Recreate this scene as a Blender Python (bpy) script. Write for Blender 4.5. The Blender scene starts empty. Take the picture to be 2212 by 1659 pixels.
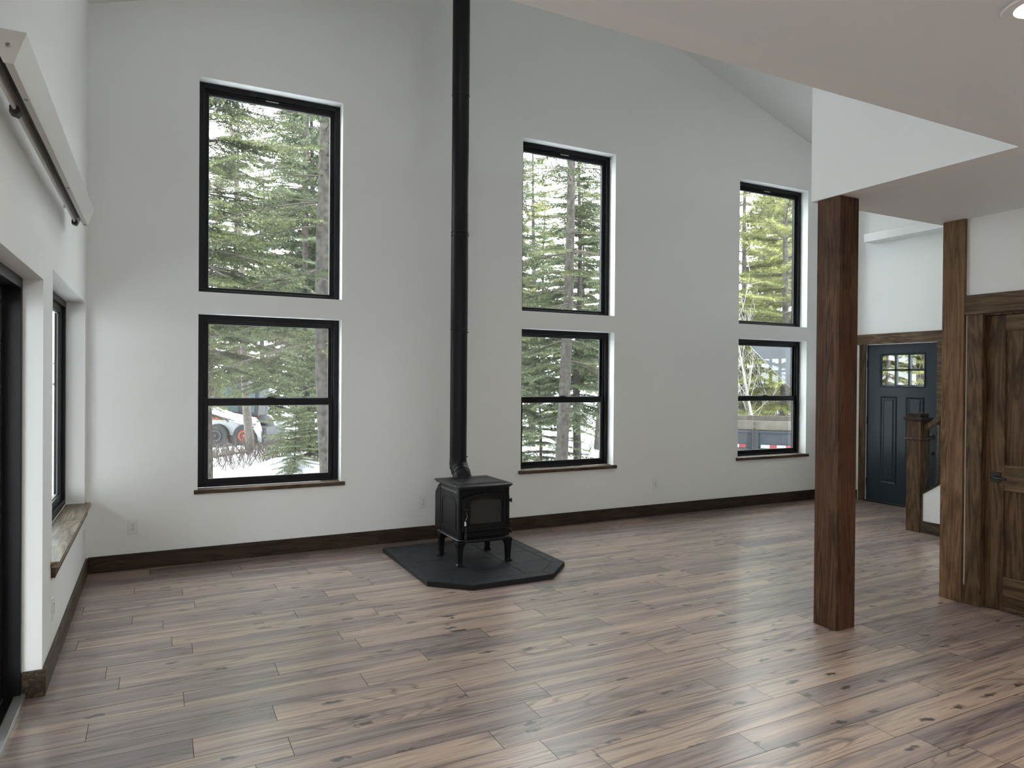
import bpy, math, random
import numpy as np
from mathutils import Vector, Matrix

S = bpy.context.scene
COL = S.collection
PI = math.pi
rad = math.radians

# ------------------------------------------------------------------ helpers
class G:
    """collects geometry, linked once as ONE mesh object"""
    def __init__(s):
        s.v = []; s.f = []
    def add(s, v, f):
        b = len(s.v); s.v += [tuple(p) for p in v]; s.f += [tuple(i + b for i in q) for q in f]; return s
    def box(s, x0, x1, y0, y1, z0, z1):
        x0, x1 = min(x0, x1), max(x0, x1); y0, y1 = min(y0, y1), max(y0, y1); z0, z1 = min(z0, z1), max(z0, z1)
        return s.add([(x0,y0,z0),(x1,y0,z0),(x1,y1,z0),(x0,y1,z0),(x0,y0,z1),(x1,y0,z1),(x1,y1,z1),(x0,y1,z1)],
                     [(0,3,2,1),(4,5,6,7),(0,1,5,4),(1,2,6,5),(2,3,7,6),(3,0,4,7)])
    def prism(s, poly, axis, a, b):
        """poly in the two remaining axes (in x,y,z order), extruded along axis from a to b"""
        def P(u, w, t):
            return {'x': (t, u, w), 'y': (u, t, w), 'z': (u, w, t)}[axis]
        n = len(poly)
        area = sum(poly[i][0]*poly[(i+1) % n][1] - poly[(i+1) % n][0]*poly[i][1] for i in range(n))
        pl = poly if area > 0 else poly[::-1]
        v = [P(u, w, a) for u, w in pl] + [P(u, w, b) for u, w in pl]
        f = [tuple(range(n))[::-1], tuple(range(n, 2*n))] + [(i, (i+1) % n, n+(i+1) % n, n+i) for i in range(n)]
        if (axis == 'y') != (b < a):
            f = [q[::-1] for q in f]
        return s.add(v, f)
    def ring(s, axis, t0, t1, u0, u1, w0, w1, bu, bw=None, bb=None):
        """rectangular frame; axis is the thin axis t0..t1; bu side width, bw top width, bb bottom width"""
        bw = bu if bw is None else bw; bb = bw if bb is None else bb
        def B(ua, ub, wa, wb):
            if axis == 'y': s.box(ua, ub, t0, t1, wa, wb)
            else: s.box(t0, t1, ua, ub, wa, wb)
        B(u0, u0+bu, w0, w1); B(u1-bu, u1, w0, w1)
        B(u0+bu, u1-bu, w1-bw, w1); B(u0+bu, u1-bu, w0, w0+bb)
        return s
    def tube(s, pts, r, n=12, caps=True):
        pts = [Vector(p) for p in pts]
        R = r if isinstance(r, (list, tuple)) else [r]*len(pts)
        b = len(s.v); ref = None
        for i, p in enumerate(pts):
            t = (pts[min(i+1, len(pts)-1)] - pts[max(i-1, 0)]).normalized()
            if ref is None:
                ref = Vector((0,0,1)) if abs(t.z) < .9 else Vector((1,0,0))
            u = t.cross(ref).normalized(); w = t.cross(u).normalized(); ref = -w.cross(t).cross(t).normalized() if False else ref
            for k in range(n):
                a = 2*PI*k/n
                s.v.append(tuple(p + (u*math.cos(a) + w*math.sin(a))*R[i]))
        for i in range(len(pts)-1):
            for k in range(n):
                k2 = (k+1) % n
                s.f.append((b+i*n+k, b+(i+1)*n+k, b+(i+1)*n+k2, b+i*n+k2))
        if caps:
            s.f.append(tuple(b+k for k in range(n)))
            s.f.append(tuple(b+(len(pts)-1)*n+k for k in range(n))[::-1])
        return s
    def lathe(s, prof, c, n=32, axis='z'):
        b = len(s.v)
        for r, h in prof:
            for k in range(n):
                a = 2*PI*k/n; p, q = r*math.cos(a), r*math.sin(a)
                s.v.append({'z': (c[0]+p, c[1]+q, c[2]+h), 'y': (c[0]+p, c[1]+h, c[2]-q), 'x': (c[0]+h, c[1]+p, c[2]+q)}[axis])
        m = len(prof)
        for i in range(m-1):
            for k in range(n):
                k2 = (k+1) % n
                s.f.append((b+i*n+k, b+i*n+k2, b+(i+1)*n+k2, b+(i+1)*n+k))
        s.f.append(tuple(b+k for k in range(n))[::-1]); s.f.append(tuple(b+(m-1)*n+k for k in range(n)))
        return s
    def loft(s, secs):
        """secs: list of equal-length vertex rings"""
        b = len(s.v); n = len(secs[0])
        for r in secs: s.v += [tuple(p) for p in r]
        for i in range(len(secs)-1):
            for k in range(n):
                k2 = (k+1) % n
                s.f.append((b+i*n+k, b+i*n+k2, b+(i+1)*n+k2, b+(i+1)*n+k))
        s.f.append(tuple(b+k for k in range(n))[::-1]); s.f.append(tuple(b+(len(secs)-1)*n+k for k in range(n)))
        return s
    def build(s, name, mat, parent=None, bevel=0, smooth=None, local=False, label=None):
        me = bpy.data.meshes.new(name)
        off = Vector((0,0,0))
        if parent is not None and not local:
            p = parent
            while p is not None:
                off += p.location; p = p.parent
        me.from_pydata([tuple(Vector(p)-off) for p in s.v], [], s.f)
        me.validate(); me.update()
        o = bpy.data.objects.new(name, me); COL.objects.link(o)
        me.materials.append(mat)
        if parent is not None: o.parent = parent
        if smooth is not None:
            for p in me.polygons: p.use_smooth = True
            me.set_sharp_from_angle(angle=rad(smooth))
        if bevel:
            m = o.modifiers.new('edge', 'BEVEL'); m.width = bevel; m.segments = 2; m.limit_method = 'ANGLE'; m.angle_limit = rad(40)
        if label: o['label'] = label
        return o

def tag(o, label=None, cat=None, group=None, kind=None):
    if label: o['label'] = label
    if cat: o['category'] = cat
    if group: o['group'] = group
    if kind: o['kind'] = kind
    return o
def thing(name, loc, label, cat, group=None, kind=None, rz=0):
    o = bpy.data.objects.new(name, None); COL.objects.link(o)
    o.location = loc; o.rotation_euler = (0,0,rz); o.empty_display_size = .1
    return tag(o, label, cat, group, kind)
def struct(o, label=None, cat=None):
    return tag(o, label, cat, None, 'structure')
def copy_tree(o, parent=None):
    c = o.copy(); COL.objects.link(c)
    if parent is not None: c.parent = parent
    for ch in list(o.children): copy_tree(ch, c)
    return c

# ------------------------------------------------------------------ materials
class NT:
    def __init__(s, name):
        s.m = bpy.data.materials.new(name); s.m.use_nodes = True
        s.t = s.m.node_tree; s.t.nodes.clear()
        s.out = s.t.nodes.new('ShaderNodeOutputMaterial')
    def n(s, typ, ins=None, **props):
        nd = s.t.nodes.new('ShaderNode'+typ)
        for k, v in props.items(): setattr(nd, k, v)
        for k, v in (ins or {}).items():
            sock = nd.inputs[k]
            if hasattr(v, 'is_linked') or isinstance(v, bpy.types.NodeSocket): s.t.links.new(v, sock)
            else: sock.default_value = v
        return nd
    def math(s, op, a, b=0.0, clamp=False):
        nd = s.t.nodes.new('ShaderNodeMath'); nd.operation = op; nd.use_clamp = clamp
        for i, v in enumerate((a, b)):
            if isinstance(v, bpy.types.NodeSocket): s.t.links.new(v, nd.inputs[i])
            else: nd.inputs[i].default_value = v
        return nd.outputs[0]
    def ramp(s, fac, stops, interp='LINEAR'):
        nd = s.t.nodes.new('ShaderNodeValToRGB'); cr = nd.color_ramp; cr.interpolation = interp
        while len(cr.elements) < len(stops): cr.elements.new(.5)
        for e, (p, c) in zip(cr.elements, stops):
            e.position = p; e.color = (*c, 1) if not isinstance(c, (int, float)) else (c, c, c, 1)
        s.t.links.new(fac, nd.inputs[0]); return nd.outputs[0]
    def mix(s, fac, a, b, mode='MIX'):
        nd = s.t.nodes.new('ShaderNodeMix'); nd.data_type = 'RGBA'; nd.blend_type = mode
        for i, v in ((0, fac), (6, a), (7, b)):
            if isinstance(v, bpy.types.NodeSocket): s.t.links.new(v, nd.inputs[i])
            elif i == 0: nd.inputs[0].default_value = v
            else: nd.inputs[i].default_value = (*v, 1)
        return nd.outputs[2]
    def bsdf(s, color, rough=.5, metal=0.0, bump=None, bstr=.1, bdist=.01, spec=.5):
        b = s.t.nodes.new('ShaderNodeBsdfPrincipled')
        for k, v in (('Base Color', color), ('Roughness', rough), ('Metallic', metal), ('Specular IOR Level', spec)):
            if isinstance(v, bpy.types.NodeSocket): s.t.links.new(v, b.inputs[k])
            else: b.inputs[k].default_value = (*v, 1) if k == 'Base Color' else v
        if bump is not None:
            bn = s.n('Bump', {'Height': bump, 'Strength': bstr, 'Distance': bdist}); s.t.links.new(bn.outputs[0], b.inputs['Normal'])
        s.t.links.new(b.outputs[0], s.out.inputs[0]); s.b = b
        return s.m

def plain(name, color, rough=.5, metal=0, spec=.5, nscale=0, namp=.15, bump=0):
    t = NT(name)
    if nscale:
        tc = t.n('TexCoord').outputs['Object']
        nz = t.n('TexNoise', {'Vector': tc, 'Scale': nscale, 'Detail': 5.0}).outputs[0]
        c0 = tuple(c*(1-namp) for c in color); c1 = tuple(min(1, c*(1+namp)) for c in color)
        c = t.ramp(nz, [(.3, c0), (.7, c1)])
        return t.bsdf(c, rough, metal, nz if bump else None, bump, .004, spec)
    return t.bsdf(color, rough, metal, spec=spec)

def paint(name, color):
    t = NT(name)
    return t.bsdf(color, .62, 0, spec=.25)

def wood(name, dark, mid, light, axis='z', grain=1.0, rough=.45, knots=.5, red=None):
    """stained timber, grain along axis, knots and blotches"""
    t = NT(name); tc = t.n('TexCoord').outputs['Object']
    oi = t.n('ObjectInfo').outputs['Random']
    off = t.n('CombineXYZ', {'X': t.math('MULTIPLY', oi, 13.0), 'Y': t.math('MULTIPLY', oi, 29.0), 'Z': t.math('MULTIPLY', oi, 17.0)}).outputs[0]
    co = t.n('VectorMath', {0: tc, 1: off}, operation='ADD').outputs[0]
    lo, hi = .55, 7.0*grain
    sc = {'x': (lo, hi, hi), 'y': (hi, lo, hi), 'z': (hi, hi, lo)}[axis]
    mp = t.n('Mapping', {'Vector': co, 'Scale': sc}).outputs[0]
    n1 = t.n('TexNoise', {'Vector': mp, 'Scale': 1.6, 'Detail': 4.0, 'Distortion': .9}).outputs[0]
    rings = t.math('FRACT', t.math('MULTIPLY', n1, 7.0))
    tri = t.math('ABSOLUTE', t.math('SUBTRACT', t.math('MULTIPLY', rings, 2.0), 1.0))
    fine = t.n('TexNoise', {'Vector': t.n('Mapping', {'Vector': co, 'Scale': tuple(4*c if c > 1 else 2.0 for c in sc)}).outputs[0], 'Scale': 6.0, 'Detail': 3.0}).outputs[0]
    blot = t.n('TexNoise', {'Vector': co, 'Scale': 3.2, 'Detail': 3.0, 'Distortion': .5}).outputs[0]
    f = t.math('ADD', t.math('MULTIPLY', tri, .38), t.math('ADD', t.math('MULTIPLY', fine, .30), t.math('MULTIPLY', blot, .55)))
    c = t.ramp(f, [(.32, dark), (.58, mid), (.88, light)])
    if red: c = t.mix(t.ramp(t.n('TexNoise', {'Vector': mp, 'Scale': .9, 'Detail': 2.0}).outputs[0], [(.42, 0.0), (.62, .7)]), c, red)
    vs = {'x': (1.1, 3.0, 3.0), 'y': (3.0, 1.1, 3.0), 'z': (3.0, 3.0, 1.1)}[axis]
    wob = t.n('TexNoise', {'Vector': co, 'Scale': 9.0, 'Detail': 2.0}).outputs['Color']
    vv = t.n('VectorMath', {0: t.n('Mapping', {'Vector': co, 'Scale': vs}).outputs[0], 1: t.n('VectorMath', {0: wob, 1: (.16, .16, .16)}, operation='MULTIPLY').outputs[0]}, operation='ADD').outputs[0]
    vo = t.n('TexVoronoi', {'Vector': vv, 'Scale': 1.25}).outputs[0]
    kf = t.ramp(vo, [(.05, knots), (.13, knots*.45), (.24, 0.0)])
    c = t.mix(kf, c, tuple(d*.45 for d in dark))
    return t.bsdf(c, rough+.12, 0, f, .15, .003, .22)

M = {}
M['wall'] = paint('wall_paint', (.848, .862, .852))
M['ceil'] = paint('ceiling_paint', (.825, .845, .865))
M['white'] = paint('white_trim', (.82, .83, .82))
M['frame'] = plain('black_vinyl', (.006, .0068, .0085), .42, spec=.22)
M['spacer'] = plain('grey_spacer', (.45, .47, .48), .4)
M['steel'] = plain('track_aluminium', (.36, .36, .34), .35, .6)
M['iron'] = plain('black_iron', (.0075, .0078, .0085), .45, 0, .18, 60, .2, .15)
M['irontop'] = plain('black_iron_top', (.013, .0135, .0155), .40, 0, .28, 60, .2, .15)
M['pipe'] = plain('black_pipe', (.0075, .008, .0095), .40, 0, .22)
M['hw'] = plain('black_hardware', (.008, .008, .008), .35)
M['tile'] = plain('slate_tile', (.015, .018, .0225), .50, 0, .18, 9, .25, .08)
M['grout'] = plain('dark_grout', (.008, .008, .009), .8)
M['plastic'] = plain('white_plastic', (.80, .80, .79), .35)
M['slot'] = plain('socket_slot', (.03, .03, .03), .6)
M['cass'] = plain('grey_sheet_metal', (.60, .585, .56), .45, 0, .4, 120, .03)
M['screw'] = plain('screw_steel', (.30, .30, .29), .35, .8)
M['slate'] = plain('slate_paint', (.022, .032, .042), .40, 0, .25)
M['tagp'] = plain('tag_paper', (.85, .85, .82), .6)
M['base'] = wood('dark_baseboard', (.016, .010, .008), (.036, .024, .017), (.062, .043, .030), 'x', 1, .5, .7)
M['basey'] = wood('dark_baseboard_side', (.022, .016, .011), (.055, .040, .026), (.11, .085, .055), 'y', 1, .45, .6)
M['sill'] = wood('window_sill_wood', (.030, .019, .013), (.075, .048, .032), (.14, .10, .068), 'x', 1, .38, .6)
M['silly'] = wood('side_sill_wood', (.060, .045, .030), (.19, .145, .098), (.33, .27, .19), 'y', .8, .26, .5)
M['post'] = wood('red_fir_post', (.016, .008, .005), (.066, .033, .017), (.135, .072, .036), 'z', 1.7, .5, .55, (.085, .032, .017))
M['post2'] = wood('brown_fir_post', (.060, .033, .017), (.145, .083, .042), (.22, .132, .072), 'z', 1.3, .5, .45)
M['alder'] = wood('knotty_alder', (.026, .014, .007), (.080, .046, .023), (.145, .089, .047), 'z', .8, .42, .8)
M['aldery'] = wood('knotty_alder_cross', (.030, .017, .009), (.092, .057, .031), (.165, .112, .066), 'y', .8, .42, .8)

def floor_material():
    t = NT('plank_floor'); tc = t.n('TexCoord').outputs['Object']
    r1 = t.n('Attribute', attribute_name='plank_a').outputs['Fac']
    r2 = t.n('Attribute', attribute_name='plank_b').outputs['Fac']
    off = t.n('CombineXYZ', {'X': t.math('MULTIPLY', r1, 71.0), 'Y': t.math('MULTIPLY', r2, 43.0), 'Z': t.math('MULTIPLY', r1, 19.0)}).outputs[0]
    co = t.n('VectorMath', {0: tc, 1: off}, operation='ADD').outputs[0]
    mp = lambda s: t.n('Mapping', {'Vector': co, 'Scale': s}).outputs[0]
    # broad colour bands along the board
    band = t.n('TexNoise', {'Vector': mp((.38, 11.0, 1)), 'Scale': 1.0, 'Detail': 2.0, 'Distortion': .4}).outputs[0]
    base = t.ramp(t.math('ADD', t.math('MULTIPLY', band, .86), t.math('MULTIPLY', r2, .17)),
                  [(.31, (.160, .122, .122)), (.45, (.252, .194, .180)), (.57, (.395, .294, .236)), (.74, (.505, .375, .288))])
    # cathedral grain: contour lines of a stretched field
    fld = t.n('TexNoise', {'Vector': mp((.62, 5.2, 1)), 'Scale': 1.0, 'Detail': 1.5, 'Distortion': .8}).outputs[0]
    line = t.math('ABSOLUTE', t.math('SUBTRACT', t.math('MULTIPLY', t.math('FRACT', t.math('MULTIPLY', fld, 13.0)), 2.0), 1.0))
    gmask = t.ramp(t.n('TexNoise', {'Vector': mp((.8, 3.0, 1)), 'Scale': 1.3, 'Detail': 2.0}).outputs[0], [(.43, 0.0), (.56, 1.0)])
    gl = t.math('MULTIPLY', t.ramp(line, [(.0, 1.0), (.22, .45), (.42, 0.0)]), gmask)
    c = t.mix(t.math('MULTIPLY', gl, .66), base, (.060, .044, .042))
    glight = t.math('MULTIPLY', t.ramp(line, [(.72, 0.0), (.95, .45)]), gmask)
    c = t.mix(t.math('MULTIPLY', glight, .6), c, (.42, .33, .27))
    # fine pores
    pore = t.n('TexNoise', {'Vector': mp((3.2, 120, 1)), 'Scale': 1.0, 'Detail': 1.0}).outputs[0]
    c = t.mix(t.ramp(pore, [(.36, .30), (.52, 0.0)]), c, (.085, .062, .052))
    streak = t.n('TexNoise', {'Vector': mp((1.3, 30, 1)), 'Scale': 1.0, 'Detail': 1.0}).outputs[0]
    c = t.mix(t.ramp(streak, [(.26, .52), (.42, 0.0)]), c, (.062, .046, .042))
    # knots
    wob = t.n('TexNoise', {'Vector': co, 'Scale': 26.0, 'Detail': 1.0}).outputs['Color']
    kv = t.n('VectorMath', {0: mp((3.9, 11.0, 1)), 1: t.n('VectorMath', {0: wob, 1: (.42, .42, 0)}, operation='MULTIPLY').outputs[0]}, operation='ADD').outputs[0]
    vo = t.n('TexVoronoi', {'Vector': kv, 'Scale': 1.0}, voronoi_dimensions='2D')
    keep = t.math('GREATER_THAN', t.n('SeparateColor', {'Color': vo.outputs['Color']}).outputs[0], .87)
    kf = t.math('MULTIPLY', t.ramp(vo.outputs['Distance'], [(.07, .95), (.14, .6), (.22, 0.0)]), keep)
    c = t.mix(kf, c, (.030, .022, .020))
    ringk = t.math('MULTIPLY', t.ramp(vo.outputs['Distance'], [(.15, 0.0), (.20, .28), (.25, 0.0)]), keep)
    c = t.mix(ringk, c, (.40, .30, .23))
    rough = t.math('ADD', t.math('MULTIPLY', pore, .08), .25)
    m = t.bsdf(c, rough, 0, spec=.9)
    t.b.inputs['Coat Weight'].default_value = .55; t.b.inputs['Coat Roughness'].default_value = .24
    return m
M['floor'] = floor_material()
M['subfloor'] = plain('plank_gap', (.030, .022, .018), .9)

def glass_material(name='window_glass', tint=(.97, .985, .98), ior=1.45):
    t = NT(name)
    tr = t.n('BsdfTransparent', {'Color': (*tint, 1)})
    gl = t.n('BsdfGlossy', {'Color': (1, 1, 1, 1), 'Roughness': 0.0})
    fa = t.n('LayerWeight', {'Blend': .5}).outputs['Facing']
    fr = t.math('ADD', t.math('MULTIPLY', t.math('POWER', fa, 5.0), .90), .035)
    mx = t.n('MixShader', {0: fr})
    t.t.links.new(tr.outputs[0], mx.inputs[1]); t.t.links.new(gl.outputs[0], mx.inputs[2])
    t.t.links.new(mx.outputs[0], t.out.inputs[0]); return t.m
M['glass'] = glass_material()
M['stoveglass'] = plain('stove_glass', (.018, .0155, .013), .10, 0, .5)
def emit(name, color, strength):
    t = NT(name); e = t.n('Emission', {'Color': (*color, 1), 'Strength': strength})
    t.t.links.new(e.outputs[0], t.out.inputs[0]); return t.m
M['lamp'] = emit('lamp_light', (1, .93, .86), 2.0)

def snow_material():
    t = NT('snow'); tc = t.n('TexCoord').outputs['Object']
    nz = t.n('TexNoise', {'Vector': tc, 'Scale': 2.2, 'Detail': 6.0}).outputs[0]
    dirt = t.n('TexNoise', {'Vector': tc, 'Scale': .55, 'Detail': 7.0, 'Roughness': .7}).outputs[0]
    c = t.mix(t.ramp(dirt, [(.60, 0.0), (.68, .75)]), (.66, .69, .72), (.16, .13, .11))
    return t.bsdf(c, .7, 0, nz, .6, .06, .2)
M['snow'] = snow_material()
M['cleansnow'] = plain('bank_snow', (.70, .73, .76), .7, 0, .2, 3, .06, .5)
def foliage(name, dark, mid, tip):
    t = NT(name); a = t.n('Attribute', attribute_name='tint').outputs['Fac']
    oi = t.n('ObjectInfo').outputs['Random']
    f = t.math('ADD', a, t.math('MULTIPLY', t.math('SUBTRACT', oi, .5), .22))
    c = t.ramp(f, [(.12, dark), (.5, mid), (.92, tip)])
    m = t.bsdf(c, .65, spec=.25)
    return m
M['spruce'] = foliage('spruce_needles', (.014, .022, .011), (.052, .068, .030), (.165, .180, .075))
M['fir'] = foliage('young_fir_needles', (.034, .050, .028), (.100, .128, .072), (.235, .265, .150))
M['pine'] = foliage('pine_needles', (.030, .036, .011), (.115, .122, .040), (.27, .272, .095))
M['bark'] = plain('grey_bark', (.062, .054, .048), .85, 0, .2, 16, .6, .8)
M['palebark'] = plain('pale_bark', (.115, .100, .088), .8, 0, .2, 14, .3, .5)
M['twig'] = plain('grey_twig', (.085, .072, .060), .85, 0, .2)
M['brush'] = plain('brown_brush', (.15, .125, .115), .85, 0, .2)
M['birch'] = plain('pale_birch', (.30, .29, .265), .7, 0, .2, 8, .15)
M['lumber'] = plain('weathered_board', (.115, .100, .085), .75, 0, .2, 6, .2)
M['log'] = plain('peeled_wood', (.62, .47, .33), .7, 0, .2, 9, .2)
M['mwhite'] = plain('white_machine_paint', (.34, .345, .355), .45)
M['mblack'] = plain('black_machine_paint', (.022, .022, .024), .55)
M['mgrey'] = plain('dark_steel_paint', (.028, .033, .039), .45, 0, .5, 12, .2)
M['rubber'] = plain('tyre_rubber', (.02, .02, .021), .8)
M['orange'] = plain('orange_paint', (.22, .040, .022), .45)
M['stripe'] = plain('red_stripe', (.26, .045, .034), .5)
M['ttape'] = plain('red_tape', (.20, .030, .036), .4)
M['wtape'] = plain('white_tape', (.30, .30, .31), .4)
M['cabglass'] = plain('cab_glass', (.06, .09, .095), .1)
M['standin'] = plain('grey_sheet', (.032, .036, .040), .5, 0, .4, 2.5, .3)

# ------------------------------------------------------------------ room dimensions (metres)
XR = 8.755; XC = 4.378; YB = -9.4
def roof(x): return 4.459 + min(x, XR-x)/3.0
YW = .016; YO = .215           # window wall faces
XW = -.016; XO = -.215         # left wall faces

def grid_wall(us, ws, solid, t0, t1, axis, top=None):
    """wall slab from a grid of cells, openings left out; only outer faces are made. axis: thin axis"""
    g = G(); idx = {}
    def vid(i, j, t):
        k = (i, j, t)
        if k not in idx:
            u = us[i]; w = ws[j]
            if top and j == len(ws)-1: w = top(u)
            idx[k] = len(g.v); T = t1 if t else t0
            g.v.append((u, T, w) if axis == 'y' else (T, u, w))
        return idx[k]
    nu, nw = len(us)-1, len(ws)-1
    S_ = lambda i, j: 0 <= i < nu and 0 <= j < nw and solid(i, j)
    for i in range(nu):
        for j in range(nw):
            if not S_(i, j): continue
            g.f.append((vid(i,j,0), vid(i+1,j,0), vid(i+1,j+1,0), vid(i,j+1,0)))
            g.f.append((vid(i,j,1), vid(i,j+1,1), vid(i+1,j+1,1), vid(i+1,j,1)))
            if not S_(i-1, j): g.f.append((vid(i,j,0), vid(i,j+1,0), vid(i,j+1,1), vid(i,j,1)))
            if not S_(i+1, j): g.f.append((vid(i+1,j,0), vid(i+1,j,1), vid(i+1,j+1,1), vid(i+1,j+1,0)))
            if not S_(i, j-1): g.f.append((vid(i,j,0), vid(i,j,1), vid(i+1,j,1), vid(i+1,j,0)))
            if not S_(i, j+1): g.f.append((vid(i,j+1,0), vid(i+1,j+1,0), vid(i+1,j+1,1), vid(i,j+1,1)))
    return g

WX = [(.780, 1.972), (3.830, 4.994), (6.856, 8.062)]
ZL0, ZL1, ZU0 = .578, 2.084, 2.266
ZU1 = [4.066, 4.042, 4.060]
us = [XO, WX[0][0], WX[0][1], WX[1][0], XC, WX[1][1], WX[2][0], WX[2][1], XR+.2]
ws = [-.02, ZL0, ZL1, ZU0, 4.056, 5.0]
opening_cols = (1, 3, 4, 6)
g = grid_wall(us, ws, lambda i, j: not (i in opening_cols and j in (1, 3)), YW, YO, 'y', top=lambda u: roof(u)+.15)
struct(g.build('wall_north', M['wall']), 'white gable wall with six black framed windows', 'wall')

SD = (-4.13, -2.303); LW = (-1.965, -.109)
SDZ = 2.017; LZ0, LZ1 = .545, 2.114
us = [YB, SD[0], SD[1], LW[0], LW[1], YO]
ws = [-.02, LZ0, SDZ, LZ1, 4.459+.1]
def solid_left(i, j):
    if i == 1 and j in (0, 1): return False
    if i == 3 and j in (1, 2): return False
    return True
g = grid_wall(us, ws, solid_left, XW, XO, 'x')
struct(g.build('wall_left', M['wall']), 'white side wall with sliding door and one window', 'wall')

FD = (-1.283, -.343); FDZ = 2.045
us = [YB, FD[0], FD[1], YO]; ws = [-.02, FDZ, 4.459+.1]
g = grid_wall(us, ws, lambda i, j: not (i == 1 and j == 0), XR, XR+.16, 'x')
struct(g.build('wall_right', M['wall']), 'white wall around the slate front door', 'wall')
BW = ((3.2, 5.5, 3.85, 4.2),)  # unseen window added in the end wall to bring in daylight
g = grid_wall([XO, 1.0, 3.2, 3.3, XC, 5.5, XR+.16], [-.02, .95, 2.25, 3.85, 4.0, 4.1, 4.2], lambda i, j: not (i in (2, 3, 4) and j in (3, 4, 5)), YB, YB-.15, 'y', top=None)
g.box(XO, XR+.16, YB-.15, YB, 4.2, 4.47)
g.prism([(XO, 4.47), (XR+.16, 4.47), (XC, roof(XC)+.1)], 'y', YB-.15, YB)
struct(g.build('wall_back', M['wall']), 'white end wall opposite the windows', 'wall')

# vaulted ceiling, two slopes meeting at the ridge
e = .2
poly = [(-e, 4.459-e/3), (XC, roof(XC)), (XR+e, 4.459-e/3), (XR+e, 4.70-e/3), (XC, roof(XC)+.25), (-e, 4.70-e/3)]
struct(G().prism(poly, 'y', YB-.15, YO).build('ceiling', M['wall']), 'white vaulted ceiling rising to a ridge', 'ceiling')

# loft floor: flat L-shaped ceiling over the kitchen side, half walls on its edge
ZK = 2.712; KY = -4.425; LX = 4.230; LY = -3.212; BX = 5.566
ii = .02
L = [(XW, YB), (7.44, YB), (7.44, LY-ii), (LX+ii, LY-ii), (LX+ii, KY-ii), (XW, KY-ii)]
struct(G().prism(L, 'z', ZK, ZK+.27).build('ceiling_loft', M['ceil']), 'flat white ceiling under the loft', 'ceiling')
t = .12; zt = 3.80
g = G().prism([(XW, KY), (LX, KY), (LX, LY), (7.44, LY), (7.44, LY-t), (LX+t, LY-t), (LX+t, KY-t), (XW, KY-t)], 'z', ZK-.0004, zt)
struct(g.build('wall_loft', M['wall']), 'white half wall along the loft edge', 'wall')
# enclosed room under the loft: wall with an interior door
BDY = (-4.318, -3.541); BDZ = 2.03
us = [YB, BDY[0], BDY[1], -3.4225]; ws = [0, BDZ, ZK]
g = grid_wall(us, ws, lambda i, j: not (i == 1 and j == 0), BX, BX+.12, 'x')
struct(g.build('wall_under_loft', M['wall']), 'white wall around the knotty wood door', 'wall')
struct(G().box(5.716, 7.44, -3.42, -3.30, 0, ZK).build('wall_hall', M['wall']), 'white hall wall behind the timber posts', 'wall')
struct(G().box(BX+.125, 7.30, -6.3, -6.2, 0, ZK).build('wall_closet', M['wall']), 'white wall inside the closed room', 'wall')

# ------------------------------------------------------------------ floor: planks along x, 167.5 mm wide
rng = random.Random(5)
PWID = .1675; Y0 = 2.59 - 6.3275
known = {3.083: .14, 2.92: .508, 3.26: .49, 3.43: -.266, 3.6: .12, 3.77: .573, 4.27: .185, 4.1: -.232, 4.63: .816, 3.96: 1.055, 4.95: -.136, 2.59: 1.305}
joint = {round((k-2.59)/PWID): v+.4767 for k, v in known.items()}
fv, ff, fa, fb = [], [], [], []
k0 = math.floor((YB - Y0)/PWID) - 1; k1 = math.ceil((YO - Y0)/PWID)
gap = .0013
for k in range(k0, k1):
    ya, yb = max(YB, Y0 + k*PWID) + gap, min(.1, Y0 + (k+1)*PWID) - gap
    if yb <= ya: continue
    x = joint.get(k, rng.uniform(0, 1.22)); rng.uniform(0, 1)
    while x > -.25: x -= 1.22
    while x < XR + .15:
        a, b = max(x, -.2) + gap, min(x+1.22, XR+.16) - gap
        if b > a:
            n = len(fv); fv += [(a, ya, 0), (b, ya, 0), (b, yb, 0), (a, yb, 0)]
            ff.append((n, n+1, n+2, n+3)); fa.append(rng.random()); fb.append(rng.random())
        x += 1.22
me = bpy.data.meshes.new('floor'); me.from_pydata(fv, [], ff); me.update()
for nm, arr in (('plank_a', fa), ('plank_b', fb)):
    at = me.attributes.new(nm, 'FLOAT', 'FACE'); at.data.foreach_set('value', arr)
me.materials.append(M['floor'])
fo = bpy.data.objects.new('floor', me); COL.objects.link(fo)
struct(fo, 'brown and grey wood plank floor with knots', 'floor')
sf = G().box(-.21, XR+.16, YB, .21, -.12, -.0022).build('subfloor', M['subfloor'], fo)

# baseboards
def bbprof(): return .128
struct(G().box(0, XR, 0, YW, 0, .130).build('baseboard_north', M['base'], bevel=.003), 'dark brown baseboard under the windows', 'baseboard')
g = G().box(XW, 0, SD[1], 0, 0, .128).box(-.095, 0, SD[1]-.016, SD[1], 0, .128)
struct(g.build('baseboard_left', M['basey'], bevel=.003), 'dark brown baseboard along the side wall', 'baseboard')
struct(G().box(XR-.016, XR, -.232, YW, 0, .128).build('baseboard_right', M['basey'], bevel=.003), 'dark baseboard beside the front door', 'baseboard')
g = G().box(BX-.016, BX, -3.439, -3.423, 0, .128)
struct(g.build('baseboard_hall', M['alder'], bevel=.002), 'short baseboard block between post and casing', 'baseboard')

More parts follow.
